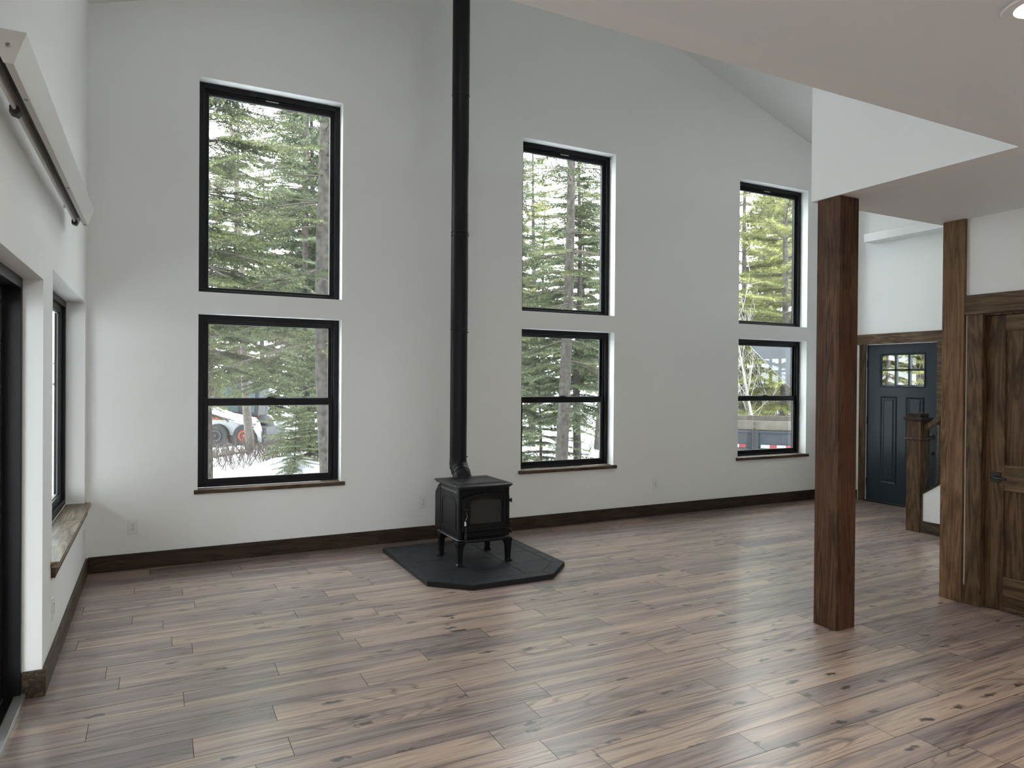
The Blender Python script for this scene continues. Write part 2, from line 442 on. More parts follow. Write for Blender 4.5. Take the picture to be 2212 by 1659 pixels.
# ------------------------------------------------------------------ windows
def window_common(root, x0, x1, z0, z1, up):
    """black frame in an opening of the window wall; unit sits 0.115..0.20 deep"""
    ya, yb = .128, .205
    G().ring('y', ya, yb, x0, x1, z0, z1, .046, .046, .030 if up else .022).build('frame', M['frame'], root, bevel=.003)
    G().ring('y', ya+.020, yb-.002, x0+.046, x1-.046, z0+(.030 if up else .022), z1-.046, .014, .016, .008).build('frame_stop', M['frame'], root, bevel=.002)
def pane(root, x0, x1, z0, z1, y):
    G().box(x0-.006, x1+.006, y, y+.004, z0-.006, z1+.006).build('pane', M['glass'], root)
    G().ring('y', y-.0035, y-.0005, x0-.004, x1+.004, z0-.004, z1+.004, .007).build('glazing_bead', M['spacer'], root)
wlab = [('tall upper window nearest the side wall', 'lower sash window nearest the side wall, over a wooden sill'),
        ('upper window beside the stove pipe, on its far side', 'lower sash window beside the wood stove, with a wooden sill'),
        ('upper window nearest the front door', 'lower sash window nearest the front door, showing a trailer outside')]
wn = 0
for i, (x0, x1) in enumerate(WX):
    wn += 1; z0, z1 = ZU0, 4.056
    r = thing('window_%d' % wn, ((x0+x1)/2, YW, z0), 'black framed fixed '+wlab[i][0], 'window', None, 'structure')
    window_common(r, x0, x1, z0, z1, True)
    G().ring('y', .160, .200, x0+.058, x1-.058, z0+.034, z1-.060, .024, .030, .022).build('sash', M['frame'], r, bevel=.002)
    pane(r, x0+.082, x1-.082, z0+.056, z1-.090, .176)
    xc = (x0+x1)/2
    G().box(xc-.055, xc+.055, .146, .164, z1-.062, z1-.052).build('lift_tab', M['spacer'], r, bevel=.002)
    wn += 1; z0, z1 = .610, ZL1
    r = thing('window_%d' % wn, ((x0+x1)/2, YW, z0), 'black framed '+wlab[i][1], 'window', None, 'structure')
    window_common(r, x0, x1, z0, z1, False)
    xa, xb = x0+.056, x1-.056
    up = G().ring('y', .174, .200, xa, xb, 1.335, z1-.054, .030, .020, .035).build('upper_sash', M['frame'], r, bevel=.002)
    lo = G().ring('y', .146, .172, xa-.004, xb+.004, .632, 1.368, .034, .062, .046).build('lower_sash', M['frame'], r, bevel=.002)
    pane(up, xa+.030, xb-.030, 1.371, z1-.074, .184)
    pane(lo, xa+.030, xb-.030, .678, 1.306, .158)
    G().box(xc-.048, xc+.048, .142, .176, 1.368, 1.374).box(xc-.030, xc+.030, .146, .170, 1.374, 1.384).build('sash_latch', M['hw'], lo, bevel=.003)
    s = G().box(x0-.028, x1+.034, -.012, .128, .576, .610)
    s.box(x0-.020, x1+.026, -.002, YW, .548, .576) if i == 9 else None
    s.build('sill', M['sill'], r, bevel=.003)

# window in the left wall
wn += 1
r = thing('window_%d' % wn, (XW, (LW[0]+LW[1])/2, LZ0), 'black framed window in the side wall beside the sliding door', 'window', None, 'structure')
G().ring('x', -.205, -.140, LW[0], LW[1], LZ0+.035, LZ1, .046).build('frame', M['frame'], r, bevel=.003)
ls = G().ring('x', -.198, -.162, LW[0]+.046, LW[1]-.046, LZ0+.081, LZ1-.046, .085, .05).build('sash', M['frame'], r, bevel=.002)
G().box(-.186, -.182, LW[0]+.08, LW[1]-.08, LZ0+.115, LZ1-.08).build('pane', M['glass'], ls)
G().ring('x', -.181, -.178, LW[0]+.131, LW[1]-.131, LZ0+.131, LZ1-.096, .008).build('glazing_bead', M['spacer'], ls)
G().box(-.140, .024, -2.015, -.070, LZ0, LZ0+.032).build('sill', M['silly'], r, bevel=.003)
G().box(XW, .004, -1.998, -.088, LZ0-.055, LZ0).build('apron', M['basey'], r, bevel=.002)

for (x0, x1, z0, z1) in BW:
    wn += 1
    r = thing('window_%d' % wn, ((x0+x1)/2, YB, z0), 'black framed window added for daylight in the end wall '+('over the kitchen' if z0 < 2 else 'above the loft'), 'window', None, 'structure')
    G().ring('y', YB-.12, YB-.05, x0, x1, z0, z1, .06).build('frame', M['frame'], r, bevel=.003)
    G().box(x0+.05, x1-.05, YB-.09, YB-.086, z0+.05, z1-.05).build('pane', M['glass'], r)
# sliding door in the left wall
r = thing('door_1', (XW, SD[1], 0), 'black framed sliding glass door in the side wall', 'door', None, 'structure')
G().ring('x', -.215, -.098, SD[0], SD[1], 0, SDZ, .034, .05, .02).build('frame', M['frame'], r, bevel=.003)
ym = (SD[0]+SD[1])/2
for nm, xa, ya, yb in (('fixed_panel', -.200, ym-.04, SD[1]-.034), ('sliding_panel', -.152, SD[0]+.034, ym+.04)):
    p = G().ring('x', xa, xa+.036, ya, yb, .03, SDZ-.05, .085, .085, .11).build(nm, M['frame'], r, bevel=.003)
    G().box(xa+.016, xa+.020, ya+.08, yb-.08, .135, SDZ-.13).build('pane', M['glass'], p)
G().box(-.125, -.080, SD[0], SD[1]-.017, .0005, .028).box(-.18, -.165, SD[0], SD[1]-.034, .02, .036).build('threshold', M['steel'], r, bevel=.003)

# ------------------------------------------------------------------ grey cassette on the left wall
r = thing('light_box', (XW, -2.6, 2.5), 'long pale grey metal box with slanted front, mounted high on side wall', 'wall box')
ya, yb = -3.85, -1.40
a, b, zt_, zb_ = .130, .098, 2.560, 2.462
G().prism([(a, zt_), (b, zb_), (b-.022, zb_), (b-.022, zb_+.012), (b-.012, zb_+.016), (a-.014, zt_-.012), (.046, zt_-.012), (.046, zt_)], 'y', ya+.004, yb-.004).build('front_panel', M['cass'], r, bevel=.0015)
G().prism([(a, zt_), (b, zb_), (b-.024, zb_), (.060, zb_+.030), (.042, zb_-.006), (.036, zb_-.006), (.036, zt_)], 'y', ya, ya+.004).build('end_cap', M['cass'], r)
G().prism([(a, zt_), (b, zb_), (b-.024, zb_), (.060, zb_+.030), (.042, zb_-.006), (.036, zb_-.006), (.036, zt_)], 'y', yb-.004, yb).build('end_cap', M['cass'], r)
G().prism([(.036, zb_-.008), (.044, zb_-.008), (.046, zb_-.002), (.046, zt_-.012), (.036, zt_-.004)], 'y', ya+.004, yb-.05).build('back_plate', M['cass'], r, bevel=.001)
G().box(.0465, .085, ya+.004, yb-.004, zb_+.045, zb_+.05).build('inner_channel', M['hw'], r)
for yy in (-3.457, -1.540):
    G().prism([(.026, zb_+.006), (.052, zb_+.006), (.058, zb_-.012), (.048, zb_-.026), (.026, zb_-.018)], 'y', yy, yy+.045).build('bracket', M['slot'], r, bevel=.002)
    G().box(XW, .037, yy+.012, yy+.030, zt_-.022, zt_-.008).build('standoff', M['cass'], r)
for (px_, py_, pz_, ax) in ((.085, ya, 2.515, 'y'), (b-.011, -3.55, zb_, 'z'), (b-.011, -2.35, zb_, 'z'), (b-.011, -1.45, zb_, 'z')):
    prof = [(.0065, 0), (.0065, -.002), (.004, -.003)] if ax == 'y' else [(.004, -.003), (.0065, -.002), (.0065, 0)]
    G().lathe(prof, (px_, py_, pz_), 12, ax).build('screw', M['screw'], r)

# ------------------------------------------------------------------ outlets
def outlet(c, axis, label):
    r = thing('wall_outlet', c, label, 'outlet', 'white wall outlets')
    x, y, z = c
    def B(g, u0, u1, d0, d1, w0, w1):
        if axis == 'y': g.box(x+u0, x+u1, y-d1, y-d0, z+w0, z+w1)
        else: g.box(x+d0, x+d1, y+u0, y+u1, z+w0, z+w1)
        return g
    B(G(), -.0365, .0365, 0, .006, -.060, .060).build('cover_plate', M['plastic'], r, bevel=.002)
    for dz in (-.0195, .0195):
        p = B(G(), -.0165, .0165, .006, .0085, dz-.014, dz+.014).build('receptacle', M['plastic'], r, bevel=.003)
        g = G()
        B(g, -.0085, -.0060, .0083, .0090, dz-.002, dz+.008); B(g, .0060, .0085, .0083, .0090, dz-.002, dz+.008); B(g, -.0025, .0025, .0083, .0090, dz-.010, dz-.005)
        g.build('slot', M['slot'], p)
    B(G(), -.003, .003, .006, .0072, -.003, .003).build('screw', M['screw'], r)
outlet((.308, YW, .345), 'y', 'white outlet under the tall window nearest the side wall corner')
outlet((2.768, YW, .360), 'y', 'white outlet on the wall just beside the black wood stove')
outlet((5.585, YW, .360), 'y', 'white outlet on the window wall between stove and timber post')
outlet((XW, -1.935, .315), 'x', 'white outlet low on side wall, closest to the sliding door')
outlet((XW, -.172, .322), 'x', 'white outlet under the side window, by the room corner')

# ------------------------------------------------------------------ hearth pad
PO = [(2.278, -.295), (2.278, -1.440), (2.548, -1.682), (3.226, -1.682), (3.500, -1.405), (3.500, -.295)]
PI_ = [(2.383, -.400), (2.383, -1.392), (2.588, -1.577), (3.183, -1.577), (3.395, -1.362), (3.395, -.400)]
r = thing('hearth_pad', (2.889, -.99, 0), 'black tiled hearth pad with clipped corners under the wood stove', 'hearth pad')
ZP = .040
G().prism(PO, 'z', 0, ZP-.004).build('pad_base', M['grout'], r, bevel=.002)
def clip(poly, axis, val, keep_less):
    out = []
    for i in range(len(poly)):
        p, q = poly[i], poly[(i+1) % len(poly)]
        ip = (p[axis] <= val) == keep_less; iq = (q[axis] <= val) == keep_less
        if ip: out.append(p)
        if ip != iq:
            s = (val-p[axis])/(q[axis]-p[axis]); out.append((p[0]+s*(q[0]-p[0]), p[1]+s*(q[1]-p[1])))
    return out
g = G(); gp = .0022
cols = [(2.383, 2.708, (-.565, -.90, -1.235)), (2.708, 3.042, (-.685, -1.02, -1.355)), (3.042, 3.395, (-.595, -.935, -1.265))]
for xa, xb, cuts in cols:
    ys = [-.400] + list(cuts) + [-1.60]
    for i in range(len(ys)-1):
        pl = [p for p in PI_]
        for ax, v, kl in ((0, xa+gp, False), (0, xb-gp, True), (1, ys[i]-gp, True), (1, ys[i+1]+gp, False)):
            pl = clip(pl, ax, v, kl)
            if len(pl) < 3: break
        if len(pl) >= 3: g.prism(pl, 'z', ZP-.006, ZP)
g.build('field_tiles', M['tile'], r, bevel=.0012)
g = G(); n = len(PO)
for i in range(n):
    a, b, c, d = PO[i], PO[(i+1) % n], PI_[(i+1) % n], PI_[i]
    Lg = math.dist(a, b); k = max(1, round(Lg/.33)); k = 2 if abs(Lg-.39) < .08 or abs(Lg-.36) < .06 else k
    for j in range(k):
        s0, s1 = j/k + gp/Lg, (j+1)/k - gp/Lg
        l = lambda p, q, s: (p[0]+(q[0]-p[0])*s, p[1]+(q[1]-p[1])*s)
        q0, q1, q2, q3 = l(a, b, s0), l(a, b, s1), l(d, c, s1), l(d, c, s0)
        e0, e1 = l(q3, q0, .97), l(q2, q1, .97)
        q3, q2 = l(q3, q0, .03), l(q2, q1, .03)
        g.prism([e0, e1, q2, q3], 'z', ZP-.006, ZP)
g.build('border_tiles', M['tile'], r, bevel=.0012)

# ------------------------------------------------------------------ wood stove
SX, SY = 2.873, -.955
st = thing('wood_stove', (SX, SY, ZP), 'small black cast iron wood stove with glass door on four legs', 'stove')
xl, xr, yf, yb_ = 2.648, 3.098, -1.168, -.735
zb, zt2 = .252, .662
body = G().box(xl, xr, yf, yb_, zb, zt2).build('firebox', M['iron'], st, bevel=.006)
# corner columns
for x, y in ((xl+.012, yf+.012), (xr-.012, yf+.012), (xl+.012, yb_-.012), (xr-.012, yb_-.012)):
    G().lathe([(.016, zb-.004), (.0185, zb+.01), (.0165, zb+.02), (.0165, zt2-.02), (.0185, zt2-.01), (.016, zt2)], (x, y, 0), 16).build('corner_column', M['iron'], st, smooth=40)
# side panels with arched relief
def arch(u0, u1, w0, w1, rise, n=14):
    pts = [(u0, w0), (u1, w0)]
    for k in range(n+1):
        t_ = k/n; u = u1+(u0-u1)*t_; pts.append((u, w1 - rise + rise*math.sin(PI*t_)**.75 if 0 < t_ < 1 else w1-rise))
    return pts
for s, xs in ((-1, xl), (1, xr)):
    o = arch(yf+.065, yb_-.055, .315, .600, .065); i_ = arch(yf+.071, yb_-.061, .321, .593, .065)
    g = G(); xa, xb = (xs-.0045, xs) if s < 0 else (xs, xs+.0045)
    for k in range(len(o)):
        k2 = (k+1) % len(o)
        g.prism([o[k], o[k2], i_[k2], i_[k]], 'x', xa, xb)
    g.build('side_moulding', M['irontop'], st)
    G().box(min(xs, xs+s*.002), max(xs, xs+s*.002), yf+.05, yb_-.03, .622, .640).build('side_slot', M['slot'], st)
# top plate with moulded edge and bowed front
def plate(inset, z):
    x0, x1, y1, y0 = 2.624+inset, 3.128-inset, -.662-inset, -1.196+inset
    pts = [(x0, y1, z), (x0, y0+.03, z), (x0+.012, y0, z)]
    for k in range(1, 8):
        t_ = k/8; pts.append((x0+.012+(x1-x0-.024)*t_, y0-.022*math.sin(PI*t_), z))
    return pts + [(x1-.012, y0, z), (x1, y0+.03, z), (x1, y1, z)]
tp = G().loft([plate(.018, .660), plate(.010, .664), plate(.010, .670), plate(0, .676), plate(0, .684), plate(.010, .690)]).build('top_plate', M['irontop'], st, bevel=.001)
def rect_ring(x0, x1, y0, y1, w, z0, z1):
    return G().box(x0, x1, y0, y0+w, z0, z1).box(x0, x1, y1-w, y1, z0, z1).box(x0, x0+w, y0+w, y1-w, z0, z1).box(x1-w, x1, y0+w, y1-w, z0, z1)
G().box(2.705, 3.047, -1.10, -.82, .689, .694).build('raised_panel', M['irontop'], tp, bevel=.003)
rect_ring(2.672, 3.080, -1.145, -.790, .006, .689, .6925).build('panel_moulding', M['irontop'], tp, bevel=.001)
# base ledge, curved out under the door
def ledge(inset, z):
    x0, x1, y1, y0 = 2.632+inset, 3.114-inset, -.715-inset, -1.186+inset
    pts = [(x0, y1, z), (x0, y0+.02, z), (x0+.02, y0, z)]
    for k in range(1, 10):
        t_ = k/10; pts.append((x0+.02+(x1-x0-.04)*t_, y0-.052*min(1, math.sin(PI*t_)*1.7), z))
    return pts + [(x1-.02, y0, z), (x1, y0+.02, z), (x1, y1, z)]
G().loft([ledge(.016, .232), ledge(.004, .238), ledge(0, .246), ledge(.004, .254), ledge(.016, .258)]).build('base_ledge', M['irontop'], st, smooth=50)
# door: arched outer casting, inner frame, glass
D0, D1, DZ0, DZ1 = 2.666, 3.086, .318, .626
def ringprism(o, i_, ya, yb, g):
    for k in range(len(o)):
        k2 = (k+1) % len(o); g.prism([o[k], o[k2], i_[k2], i_[k]], 'y', ya, yb)
    return g
A = lambda d, rise: arch(D0+d, D1-d, DZ0+d, DZ1-d, rise, 18)
dr = ringprism(A(0, .040), A(.022, .038), yf-.030, yf-.001, G()).build('door', M['iron'], st, smooth=30)
ringprism(A(.022, .038), A(.050, .032), yf-.022, yf-.002, G()).build('door_frame', M['iron'], dr)
gi = arch(2.742, 3.022, .372, .572, .020, 18)
ringprism(A(.050, .032), gi, yf-.014, yf-.002, G()).build('door_inner_frame', M['iron'], dr)
G().prism(gi, 'y', yf-.008, yf-.003).build('door_glass', M['stoveglass'], dr)
G().box(2.69, 3.06, yf-.012, yf, .262, .306).build('ash_door', M['iron'], st, bevel=.004)
# latch and handle with tag
h = G().box(2.672, 2.712, yf-.050, yf-.030, .500, .512).box(2.684, 2.700, yf-.044, yf-.028, .455, .505).build('latch', M['hw'], dr, bevel=.003)
G().tube([(2.692, yf-.05, .470), (2.694, yf-.058, .45), (2.688, yf-.058, .435), (2.683, yf-.05, .42), (2.679, yf-.045, .408)], .0015, 6).build('tag_wire', M['screw'], st)
G().prism([(2.674, .405), (2.686, .408), (2.692, .375), (2.675, .372)], 'y', yf-.047, yf-.0455).build('paper_tag', M['tagp'], st, label='small white paper tag')
G().lathe([(.009, .365), (.010, .34), (.013, .29), (.015, .262), (.012, .2585)], (2.694, yf-.030, 0), 14).build('handle', M['hw'], st, smooth=40)
for z in (.548, .362, .292):
    G().box(xr-.004, xr+.016, yf-.028, yf-.006, z-.012, z+.012).lathe([(.006, z-.018), (.006, z+.018)], (xr+.010, yf-.018, 0), 10).build('hinge', M['hw'], st, bevel=.002)
# rear heat shield
G().prism([(yb_, .640), (-.672, .640), (-.590, .560), (-.590, .262), (yb_, .262)], 'x', xl+.012, xr-.012).build('heat_shield', M['iron'], st, bevel=.003)
# legs
def leg(x, y, sx, sy):
    secs = []
    for z, s, ox in ((.236, .040, .012), (.222, .037, .008), (.205, .029, .003), (.175, .0235, 0), (.12, .0205, 0), (ZP+.022, .0185, .0), (ZP+.014, .021, -.004), (ZP+.007, .025, -.006), (ZP, .024, -.006)):
        cx_, cy_ = x+sx*ox, y+sy*ox
        secs.append([(cx_-s, cy_-s, z), (cx_+s, cy_-s, z), (cx_+s, cy_+s, z), (cx_-s, cy_+s, z)][::-1])
    return G().loft(secs)
for x, y in ((2.655, -1.163), (3.090, -1.163), (2.655, -.760), (3.090, -.760)):
    sx, sy = (1 if x < SX else -1), (1 if y < SY else -1)
    leg(x, y, sx, sy).build('leg', M['iron'], st, bevel=.004)

# stove pipe
PX, PY = 2.872, -.600
pp = thing('stove_pipe', (PX, PY, .69), 'tall black stove pipe rising from the wood stove to the vaulted ceiling', 'stove pipe')
zs = [.838, 2.00, 2.865, 4.08, 5.37]
for i in range(len(zs)-1):
    z0, z1 = zs[i], zs[i+1]; rr = .0755 if i % 2 == 0 else .0765
    o = G().lathe([(rr, z0), (rr, z1)], (PX, PY, 0), 40).build('pipe_section', M['pipe'], pp, smooth=40)
    if i: G().lathe([(rr, z0-.012), (.0795, z0-.010), (.0795, z0-.004), (rr, z0-.002)], (PX, PY, 0), 40).build('crimp_ring', M['pipe'], pp, smooth=50)
G().lathe([(.0765, 2.82), (.0800, 2.822), (.0800, 2.828), (.0765, 2.83)], (PX, PY, 0), 40).build('crimp_ring', M['pipe'], pp, smooth=50)
G().lathe([(.0765, 2.535), (.0775, 2.537), (.0775, 2.541), (.0765, 2.543)], (PX, PY, 0), 40).build('crimp_ring', M['pipe'], pp, smooth=50)
for a, z in ((-.5, 1.97), (-.55, 2.84), (-.5, .86)):
    G().lathe([(.004, .0), (.006, .002), (.006, .006)][::-1], (PX+.0765*math.cos(a), PY+.0765*math.sin(a), z), 8, 'x').build('pipe_screw', M['pipe'], pp)
seg = [(PX, PY, .842), (PX, PY, .800), (PX, PY-.012, .776), (PX, PY-.042, .746), (PX, PY-.080, .718), (PX, PY-.103, .698), (PX, PY-.112, .676), (PX, PY-.112, .655)]
G().tube(seg, [.0765, .0785, .0785, .0785, .0785, .0780, .0775, .077], 40).build('elbow', M['pipe'], pp, smooth=40)
for i in (1, 2, 3, 4):
    d = (Vector(seg[i+1])-Vector(seg[i-1])).normalized(); c = Vector(seg[i])
    G().tube([c-d*.004, c-d*.003, c+d*.003, c+d*.004], [.0785, .0815, .0815, .0785], 40).build('elbow_seam', M['pipe'], pp, smooth=50)
G().lathe([(.086, .689), (.088, .693), (.084, .699)], (PX, PY-.112, 0), 40).build('flue_collar', M['iron'], pp, smooth=50)

# ------------------------------------------------------------------ timber posts
r = thing('timber_post', (4.329, -3.334, 0), 'square reddish brown timber post carrying the loft corner', 'post')
G().box(4.243, 4.416, -3.419, -3.250, 0, ZK).build('post_shaft', M['post'], r, bevel=.004)
r = thing('timber_post', (5.62, -3.36, 0), 'lighter brown timber post beside the knotty wood door', 'post')
G().box(5.540, 5.715, -3.422, -3.268, 0, ZK).build('post_shaft', M['post2'], r, bevel=.003)

# ------------------------------------------------------------------ interior door under the loft
r = thing('door_3', (BX, BDY[1], 0), 'dark knotty wood two panel door with black lever', 'door', None, 'structure')
XF = BX+.030
y0, y1 = BDY[0]+.012, BDY[1]-.006
sw = .118
g = G().box(XF, XF+.035, y0, y0+sw, .008, BDZ-.012).box(XF, XF+.035, y1-sw, y1, .008, BDZ-.012)
g.build('stile', M['alder'], r, bevel=.002)
for za, zb2 in ((.008, .238), (.822, .998), (1.908, BDZ-.012)):
    G().box(XF, XF+.035, y0+sw, y1-sw, za, zb2).build('rail', M['aldery'], r, bevel=.002)
for za, zb2 in ((.238, .822), (.998, 1.908)):
    G().box(XF+.012, XF+.026, y0+sw, y1-sw, za, zb2).build('panel', M['alder'], r)
hz = .912
hd = G().box(XF-.010, XF, y1-.100, y1-.035, hz-.033, hz+.033).build('handle_plate', M['hw'], r, bevel=.002)
G().tube([(XF-.008, y1-.067, hz-.004), (XF-.045, y1-.067, hz-.004), (XF-.050, y1-.075, hz-.004), (XF-.050, y1-.155, hz-.006)], .008, 10).build('lever', M['hw'], hd, smooth=40)
G().box(BX+.004, BX+.008, y1+.001, BDY[1]+.004, hz-.03, hz+.035).build('strike_plate', M['hw'], r)
G().box(BX, BX+.12, BDY[1]-.004, BDY[1], 0, BDZ).box(BX, BX+.12, BDY[0], BDY[0]+.010, 0, BDZ).box(BX, BX+.12, BDY[0], BDY[1], BDZ-.010, BDZ).build('jamb', M['alder'], r)
G().box(BX-.018, BX, BDY[1]-.002, BDY[1]+.101, 0, BDZ).build('casing', M['alder'], r, bevel=.002)
G().box(BX-.018, BX, BDY[0]-.088, BDY[0]+.004, 0, BDZ).build('casing', M['alder'], r, bevel=.002)
G().box(BX-.026, BX, BDY[0]-.105, -3.423, BDZ, 2.168).build('header_casing', M['aldery'], r, bevel=.003)

# ------------------------------------------------------------------ front door
r = thing('door_2', (XR, FD[1], 0), 'slate blue front door with six small panes and wooden casing', 'door', None, 'structure')
X0 = XR+.020
gy0, gy1, gz0, gz1 = -1.119, -.530, 1.500, 1.922
g = G().box(X0, X0+.045, FD[0]+.004, gy0, .02, FDZ-.004).box(X0, X0+.045, gy1, FD[1]-.004, .02, FDZ-.004).box(X0, X0+.045, gy0, gy1, .02, gz0).box(X0, X0+.045, gy0, gy1, gz1, FDZ-.004)
g.build('slab', M['slate'], r)
def bevel_ring(y0, y1, z0, z1, w, xh, xb):
    """picture-frame moulding: high in the middle"""
    g = G()
    o = [(y0, z0), (y1, z0), (y1, z1), (y0, z1)]; m = [(y0+w*.4, z0+w*.4), (y1-w*.4, z0+w*.4), (y1-w*.4, z1-w*.4), (y0+w*.4, z1-w*.4)]; i_ = [(y0+w, z0+w), (y1-w, z0+w), (y1-w, z1-w), (y0+w, z1-w)]
    for k in range(4):
        k2 = (k+1) % 4
        P = lambda q, x: (x, q[0], q[1])
        g.add([P(o[k], xb), P(o[k2], xb), P(m[k2], xh), P(m[k], xh)], [(0, 3, 2, 1)])
        g.add([P(m[k], xh), P(m[k2], xh), P(i_[k2], xb), P(i_[k], xb)], [(0, 3, 2, 1)])
    return g
bevel_ring(gy0-.012, gy1+.012, gz0-.012, gz1+.012, .036, X0-.012, X0+.012).build('glass_moulding', M['slate'], r)
cw = (gy1-gy0-.060)/3
g = G()
for k in (1, 2): g.box(X0+.004, X0+.040, gy0+.03+k*cw-.013, gy0+.03+k*cw+.013, gz0+.01, gz1-.01)
g.box(X0+.004, X0+.040, gy0+.01, gy1-.01, (gz0+gz1)/2-.013, (gz0+gz1)/2+.013)
g.build('glazing_grille', M['slate'], r)
G().box(X0+.020, X0+.024, gy0, gy1, gz0, gz1).build('pane', M['glass'], r)
for ya, yb2 in ((-.764, -.533), (-1.113, -.876)):
    p = bevel_ring(ya, yb2, .258, 1.380, .030, X0-.009, X0+.001).build('panel_moulding', M['slate'], r)
    q = [(ya+.042, .300), (yb2-.042, .300), (yb2-.042, 1.338), (ya+.042, 1.338)]
    i_ = [(ya+.062, .320), (yb2-.062, .320), (yb2-.062, 1.318), (ya+.062, 1.318)]
    g = G().add([(X0+.0, a_, b_) for a_, b_ in q] + [(X0-.007, a_, b_) for a_, b_ in i_], [(4, 7, 6, 5)] + [(k, 4+k, 4+(k+1) % 4, (k+1) % 4) for k in range(4)])
    g.build('raised_panel', M['slate'], p)
G().lathe([(.030, -.004), (.030, -.010), (.024, -.014)][::-1], (X0, -1.205, .905), 20, 'x').tube([(X0-.012, -1.205, .905), (X0-.045, -1.205, .905), (X0-.050, -1.195, .905), (X0-.050, -1.115, .905)], .009, 10).build('lever', M['hw'], r, smooth=40)
G().lathe([(.018, -.004), (.020, -.016), (.012, -.024)][::-1], (X0, -1.215, .705), 16, 'x').build('handle_bolt', M['hw'], r, smooth=40)
G().box(XR-.018, XR, FD[1]-.002, FD[1]+.088, 0, FDZ).build('casing', M['alder'], r, bevel=.002)
G().box(XR-.018, XR, FD[0]-.088, FD[0]+.002, 0, FDZ).build('casing', M['aldery'], r, bevel=.002)
G().box(XR-.030, XR, FD[0]-.110, FD[1]+.112, FDZ, 2.178).build('header_casing', M['aldery'], r, bevel=.003)
G().box(XR-.002, XR+.10, FD[0], FD[1], 0, .019).build('threshold', M['hw'], r, bevel=.003)
for z in (.25, 1.05, 1.80):
    G().box(X0-.004, X0+.006, FD[1]-.010, FD[1]-.001, z-.05, z+.05).build('hinge', M['hw'], r)
# white ledge on the right wall
struct(G().box(XR-.225, XR, -3.6, -.455, 3.345, 3.452).build('trim_1', M['white'], bevel=.004), 'white ledge high above the front door', 'trim')

# ------------------------------------------------------------------ stair start: newel, rail, baluster, knee wall
r = thing('newel_post', (7.583, -1.797, 0), 'square dark wood newel post with stepped cap at the stairs', 'newel post')
nx0, nx1, ny0, ny1 = 7.506, 7.660, -1.874, -1.722
G().box(nx0, nx1, ny0, ny1, 0, 1.16).build('shaft', M['alder'], r, bevel=.003)
G().box(nx0-.020, nx1+.020, ny0-.020, ny1+.020, .958, .978).build('collar', M['sill'], r, bevel=.003)
G().box(nx0-.022, nx1+.022, ny0-.022, ny1+.022, 1.165, 1.192).box(nx0-.010, nx1+.010, ny0-.010, ny1+.010, 1.150, 1.165).build('cap_moulding', M['base'], r, bevel=.003)
G().box(nx0+.006, nx1-.006, ny0+.006, ny1-.006, 1.192, 1.235).build('cap', M['base'], r, bevel=.004)
sl = .68
r = thing('handrail', (7.58, -1.88, 1.06), 'dark wood handrail climbing away from the newel post', 'handrail')
def srail(x0, x1, z0, h, ya, yb):
    return G().prism([(ya, z0), (yb, z0+sl*(ya-yb)), (yb, z0+sl*(ya-yb)+h), (ya, z0+h)], 'x', x0, x1)
srail(7.552, 7.612, 1.048, .060, ny0, -3.28).build('rail', M['alder'], r, bevel=.006)
kw = 'wall_stair'
g = G().prism([(ny0, 0), (-3.29, 0), (-3.29, .395+sl*(3.29-1.874)), (ny0, .395)], 'x', 7.530, 7.640)
struct(g.build(kw, M['wall']), 'white knee wall under the stair rail', 'wall')
struct(srail(7.516, 7.654, .392, .024, ny0-.0005, -3.29).build('trim_2', M['base'], bevel=.003), 'dark sloping cap on the stair knee wall', 'trim')
struct(G().box(7.516, 7.530, -3.29, ny0, 0, .124).box(7.518, 7.530, ny0-.016, ny0, .124, .40).build('baseboard_stair', M['basey'], bevel=.002), 'dark baseboard on the stair knee wall', 'baseboard')
for k in range(9):
    yy = -2.015 - k*.135
    zc = .416 + sl*(-1.874-yy); zr = 1.048 + sl*(-1.874-yy)
    b_ = thing('stair_baluster', (7.582, yy, zc), 'thin black metal baluster under the handrail', 'baluster', 'black metal balusters on the stair rail')
    G().box(7.574, 7.590, yy-.008, yy+.008, zc-.004, zr+.01).build('bar', M['hw'], b_)
    G().lathe([(.018, zc-.006), (.018, zc+.012), (.012, zc+.022)], (7.582, yy, 0), 12).build('shoe', M['hw'], b_)
    G().lathe([(.012, zr-.022), (.018, zr-.010), (.018, zr+.012)], (7.582, yy, 0), 12).build('shoe', M['hw'], b_)

# ------------------------------------------------------------------ recessed downlight
r = thing('recessed_downlight', (2.872, -5.165, ZK), 'lit round recessed downlight in the flat loft ceiling', 'downlight')
c = (2.872, -5.165, ZK)
G().lathe([(.060, -.0015), (.092, -.0015), (.098, -.006), (.094, -.012), (.066, -.012), (.060, -.004)], c, 40).build('trim_ring', M['white'], r, smooth=40)
G().lathe([(.062, -.010), (.062, -.004)], c, 40).build('lens', M['lamp'], r)

FAR = [(-1.1,28.8,11.2),(0,34.4,9.8),(1.2,23.8,10.7),(2.6,26.9,11.6),(4.2,36.2,12.4),(4.4,24.5,13.4),(6.5,29.7,12.5),(6.4,22.1,12.2),(7.7,25.4,13.4),(10.1,27,13.5),(12.7,29.8,11.3),(14.2,30.5,13.7),(15.7,31,10.1),(13.7,20.9,11.5),(17.1,26,11.8),(16.7,22.2,12.1),(20,23.9,12.6),(24.3,27.5,14),(22.8,23.9,13.4),(27.7,26.3,12.1),(26,23,13.2),(26,20.6,9.8),(31.1,22.7,9.9),(31.4,21.7,10.2),(26.8,15.5,13.4),(24.6,12.4,9.7),(34.5,18.7,13.5),(39.8,20.4,14),(31.1,13.5,12.2),(28.2,10.4,11.3),(38.2,15,9.7)]
